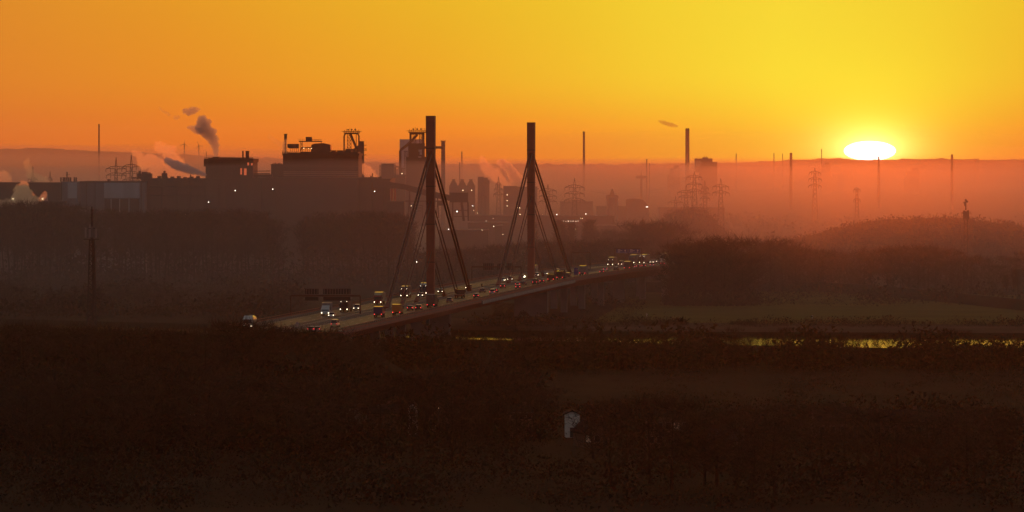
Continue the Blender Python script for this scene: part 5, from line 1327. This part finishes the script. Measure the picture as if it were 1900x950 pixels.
house('faint low house in the dark trees of the left foreground', 378, 790, 4.6, 8, 2.8, 1.8, M_wall, M_roof, .15, gable=False, cols=2, chim=False)
# farm buildings on the dike
for lab, u, vb, ft, hw_ in (('low pale farm building on the dike, left one, faint in red haze', 1546, 526, 8, 2.2), ('taller pale farm building on the dike, right one, faint in red haze', 1638, 534, 15, 3.6)):
    d = GD(vb - (3 if ft < 10 else 7), 4) + 55; x = (u - 950) * d / F; g = thing('farm_building', lab, 'house', (x, d, 0), 0)
    mb = MB(); mb.box(-ft / 2, ft / 2, 0, 9, 0, 4 + hw_); mb.build('wall', M_conc, g, local=True)
    mb = MB(); mb.prismx([(-.4, 4 + hw_ - .1), (9.4, 4 + hw_ - .1), (4.5, 4 + hw_ + 1.6)], -ft / 2 - .3, ft / 2 + .3); mb.build('roof', M_roof, g, local=True)
    for i in range(4): mb = MB(); xx = -ft * .4 + ft * .8 * i / 3; mb.box(xx - .5, xx + .5, -.06, -.005, 4.6, 5.9); mb.build('window', M_glass, g, local=True)
g = thing('goal_post', 'tiny white post standing on the green meadow', 'post', tuple(PX(1200, 589, GD(589))), 0); mb = MB(); mb.tube([(0, 0, 0), (0, 0, 1.4)], .18, 6); mb.build('post', M_wall, g, local=True); mb = MB(); mb.box(-.3, .3, -.05, .05, 1.0, 1.45); mb.build('plate', M_wall, g, local=True)
g = thing('goal_post', 'second tiny white post on the meadow, right of the first', 'post', tuple(PX(1507, 592, GD(592))), 0); mb = MB(); mb.tube([(0, 0, 0), (0, 0, 1.3)], .18, 6); mb.build('post', M_wall, g, local=True); mb = MB(); mb.box(-.3, .3, -.05, .05, .9, 1.35); mb.build('plate', M_wall, g, local=True)

# ------------------------------------------------------------------ steam and smoke
texs = {}
def clouds(sc_):
    if sc_ not in texs:
        t = bpy.data.textures.new('billow', 'CLOUDS'); t.noise_scale = sc_; t.noise_depth = 3; texs[sc_] = t
    return texs[sc_]
def plume(name, label, d, blobs, dens, col=(.95, .93, .92), g=None, seed=0, lump=.28, group=None, fill=5):
    """billows: balls strung along a path in the sky, merged into one skin that is filled with droplets"""
    r = random.Random(seed); k = d / F; mb = MB()
    dense = []
    for (a, b) in zip(blobs, blobs[1:]):
        n = max(1, int(math.hypot(b[0] - a[0], b[1] - a[1]) / (min(a[2], b[2]) * .45)))
        for i in range(n): f = i / n; dense.append([a[j] + (b[j] - a[j]) * f for j in range(3)])
    dense.append(blobs[-1])
    for u, v, rp_ in dense:
        mb.ball(PX(u, v, d), rp_ * k * .92, 10, 7)
        for _ in range(fill):
            a = r.uniform(0, 6.28); q = r.uniform(.5, 1.0) * rp_; mb.ball(PX(u + math.cos(a) * q, v + math.sin(a) * q * .8, d + r.uniform(-.6, .6) * rp_ * k), rp_ * k * r.uniform(.28, .5), 8, 6)
    o = mb.build(name, None or volmat(name + '_vapour', (.99, .98, .97) if 'steam_cloud' in name else col, dens, (.7 if 'smoke' in name else .87 if 'cloud' in name else .84) if g is None else g))
    rmin = min(b[2] for b in blobs) * k; rav = sum(b[2] for b in blobs) / len(blobs) * k
    m = o.modifiers.new('skin', 'REMESH'); m.mode = 'VOXEL'; m.voxel_size = max(.22, rmin * .16); m.use_smooth_shade = True
    m = o.modifiers.new('billow', 'DISPLACE'); m.texture = clouds(round(max(1.0, rav * .55), 1)); m.texture_coords = 'GLOBAL'; m.strength = rav * lump * 1.9; m.mid_level = .45
    m = o.modifiers.new('billow_fine', 'DISPLACE'); m.texture = clouds(round(max(.4, rav * .2), 1)); m.texture_coords = 'GLOBAL'; m.strength = rav * lump * .8; m.mid_level = .45
    return tag(o, label, 'smoke' if 'smoke' in name else 'steam', group)
plume('smoke_plume', 'thick grey smoke plume rising from the dark mill block and bending left', 2935, [(400, 292, 3.8), (401, 280, 5.2), (399, 268, 7), (393, 256, 10.5), (385, 246, 14), (378, 237, 15.5), (375, 226, 11.5)], .5, seed=1)
plume('smoke_plume', 'thin grey tail of the smoke plume blowing out to the left', 2940, [(372, 244, 8), (362, 240, 7.5), (353, 237, 5)], .4, seed=2)
plume('smoke_puff', 'small separate dark puff floating above the thick smoke plume', 2950, [(343, 206, 5), (351, 208, 7.5), (360, 205, 7), (366, 203, 4)], .45, seed=3, lump=.45)
plume('smoke_puff', 'wispy puff far left of the small dark one', 2960, [(324, 218, 3.6), (328, 219, 4.4), (331, 217, 3)], 0.210, seed=4, lump=.5)
plume('smoke_puff', 'thin broken wisp drifting above and left of the other puffs', 2960, [(297, 201, 2.6), (303, 207, 2.8), (312, 211, 3), (317, 215, 2)], 0.154, seed=5, lump=.5)
plume('steam_plume', 'blue grey steam jet blowing left out of the mill block wall', 2895, [(380, 324, 3.5), (370, 321, 5), (357, 317, 7.5), (344, 313, 9), (330, 307, 9.5), (318, 302, 8), (309, 297, 6)], .6, (.93, .94, .98), .4, seed=6)
plume('steam_cloud', 'wide creamy steam cloud with ragged edges behind the pair of pylons', 3040, [(376, 331, 5), (358, 329, 8), (340, 325, 10), (322, 327, 9), (306, 318, 15), (284, 322, 12), (292, 302, 14), (276, 296, 12), (266, 306, 10), (258, 288, 7), (248, 282, 4)], 0.262, seed=7, lump=.42)
plume('steam_cloud', 'upper ragged lobe of the creamy steam cloud', 3060, [(334, 302, 9), (322, 290, 9), (310, 284, 12), (322, 276, 6), (298, 276, 9), (292, 268, 6), (306, 268, 4)], 0.190, seed=8, lump=.5)
plume('steam_cloud', 'round pale steam cloud at the lower left before the low hall', 2830, [(66, 372, 9), (52, 368, 14), (42, 356, 15), (44, 346, 11), (28, 374, 10)], 0.350, seed=9)
plume('steam_cloud', 'small pale steam puff beside the pale wall at the left', 2832, [(78, 368, 6), (83, 362, 5.5), (84, 358, 4)], 0.350, seed=10)
plume('steam_cloud', 'low pale steam at the left edge behind the tree tops', 2834, [(-8, 376, 9), (6, 378, 8), (18, 374, 6)], 0.210, seed=11)
plume('steam_cloud', 'orange tinted steam behind the left edge hall', 3300, [(-10, 328, 12), (8, 327, 10), (18, 334, 5)], 0.214, seed=12, lump=.4)
plume('steam_cloud', 'orange tinted steam around the left hazy electricity pylon', 3300, [(88, 336, 6), (72, 331, 9), (58, 326, 9), (50, 305, 6), (52, 296, 4)], 0.167, seed=13, lump=.45)
plume('steam_plume', 'thin white steam beside the stack on the furnace hall', 2962, [(529, 284, 4.5), (526, 275, 5), (528, 266, 4), (531, 259, 2.5)], 0.350, seed=14, lump=.35)
plume('smoke_puff', 'faint wisp drifting left of the furnace hall stack', 2980, [(519, 268, 5), (508, 259, 4.5), (500, 252, 3)], 0.070, seed=15, lump=.5)
plume('steam_cloud', 'pinkish steam leaking at the right wall of the furnace hall', 3120, [(668, 318, 7), (674, 310, 8), (682, 318, 10), (692, 328, 9)], 0.214, seed=16, lump=.42)
plume('steam_plume', 'grey steam column curling over the cooling block', 4510, [(964, 348, 13), (962, 338, 12), (954, 325, 10), (944, 312, 9), (934, 303, 8), (926, 300, 5)], 0.357, seed=17, lump=.34)
plume('steam_plume', 'orange lit steam drifting left from the cooling block', 4540, [(940, 345, 9), (928, 334, 10), (914, 322, 11), (900, 310, 9), (896, 298, 6), (894, 292, 4)], 0.143, seed=18, lump=.45)
plume('steam_cloud', 'hazy steam at the foot of the power station chimney', 7300, [(1252, 322, 9), (1272, 316, 11), (1288, 308, 9), (1296, 302, 6)], .03, g=.75, seed=19, lump=.45)
plume('steam_cloud', 'faint steam right of the power station', 7500, [(1362, 318, 8), (1372, 312, 9), (1362, 300, 6), (1358, 293, 4)], .012, g=.75, seed=20, lump=.5)
plume('smoke_puff', 'small brown cloudlet hanging in the yellow sky left of the twin flue chimney', 8000, [(1224, 225, 2.6), (1234, 228.5, 4.2), (1246, 232, 4.2), (1256, 234, 2.6)], 0.140, (.75, .6, .5), seed=21, lump=.4)
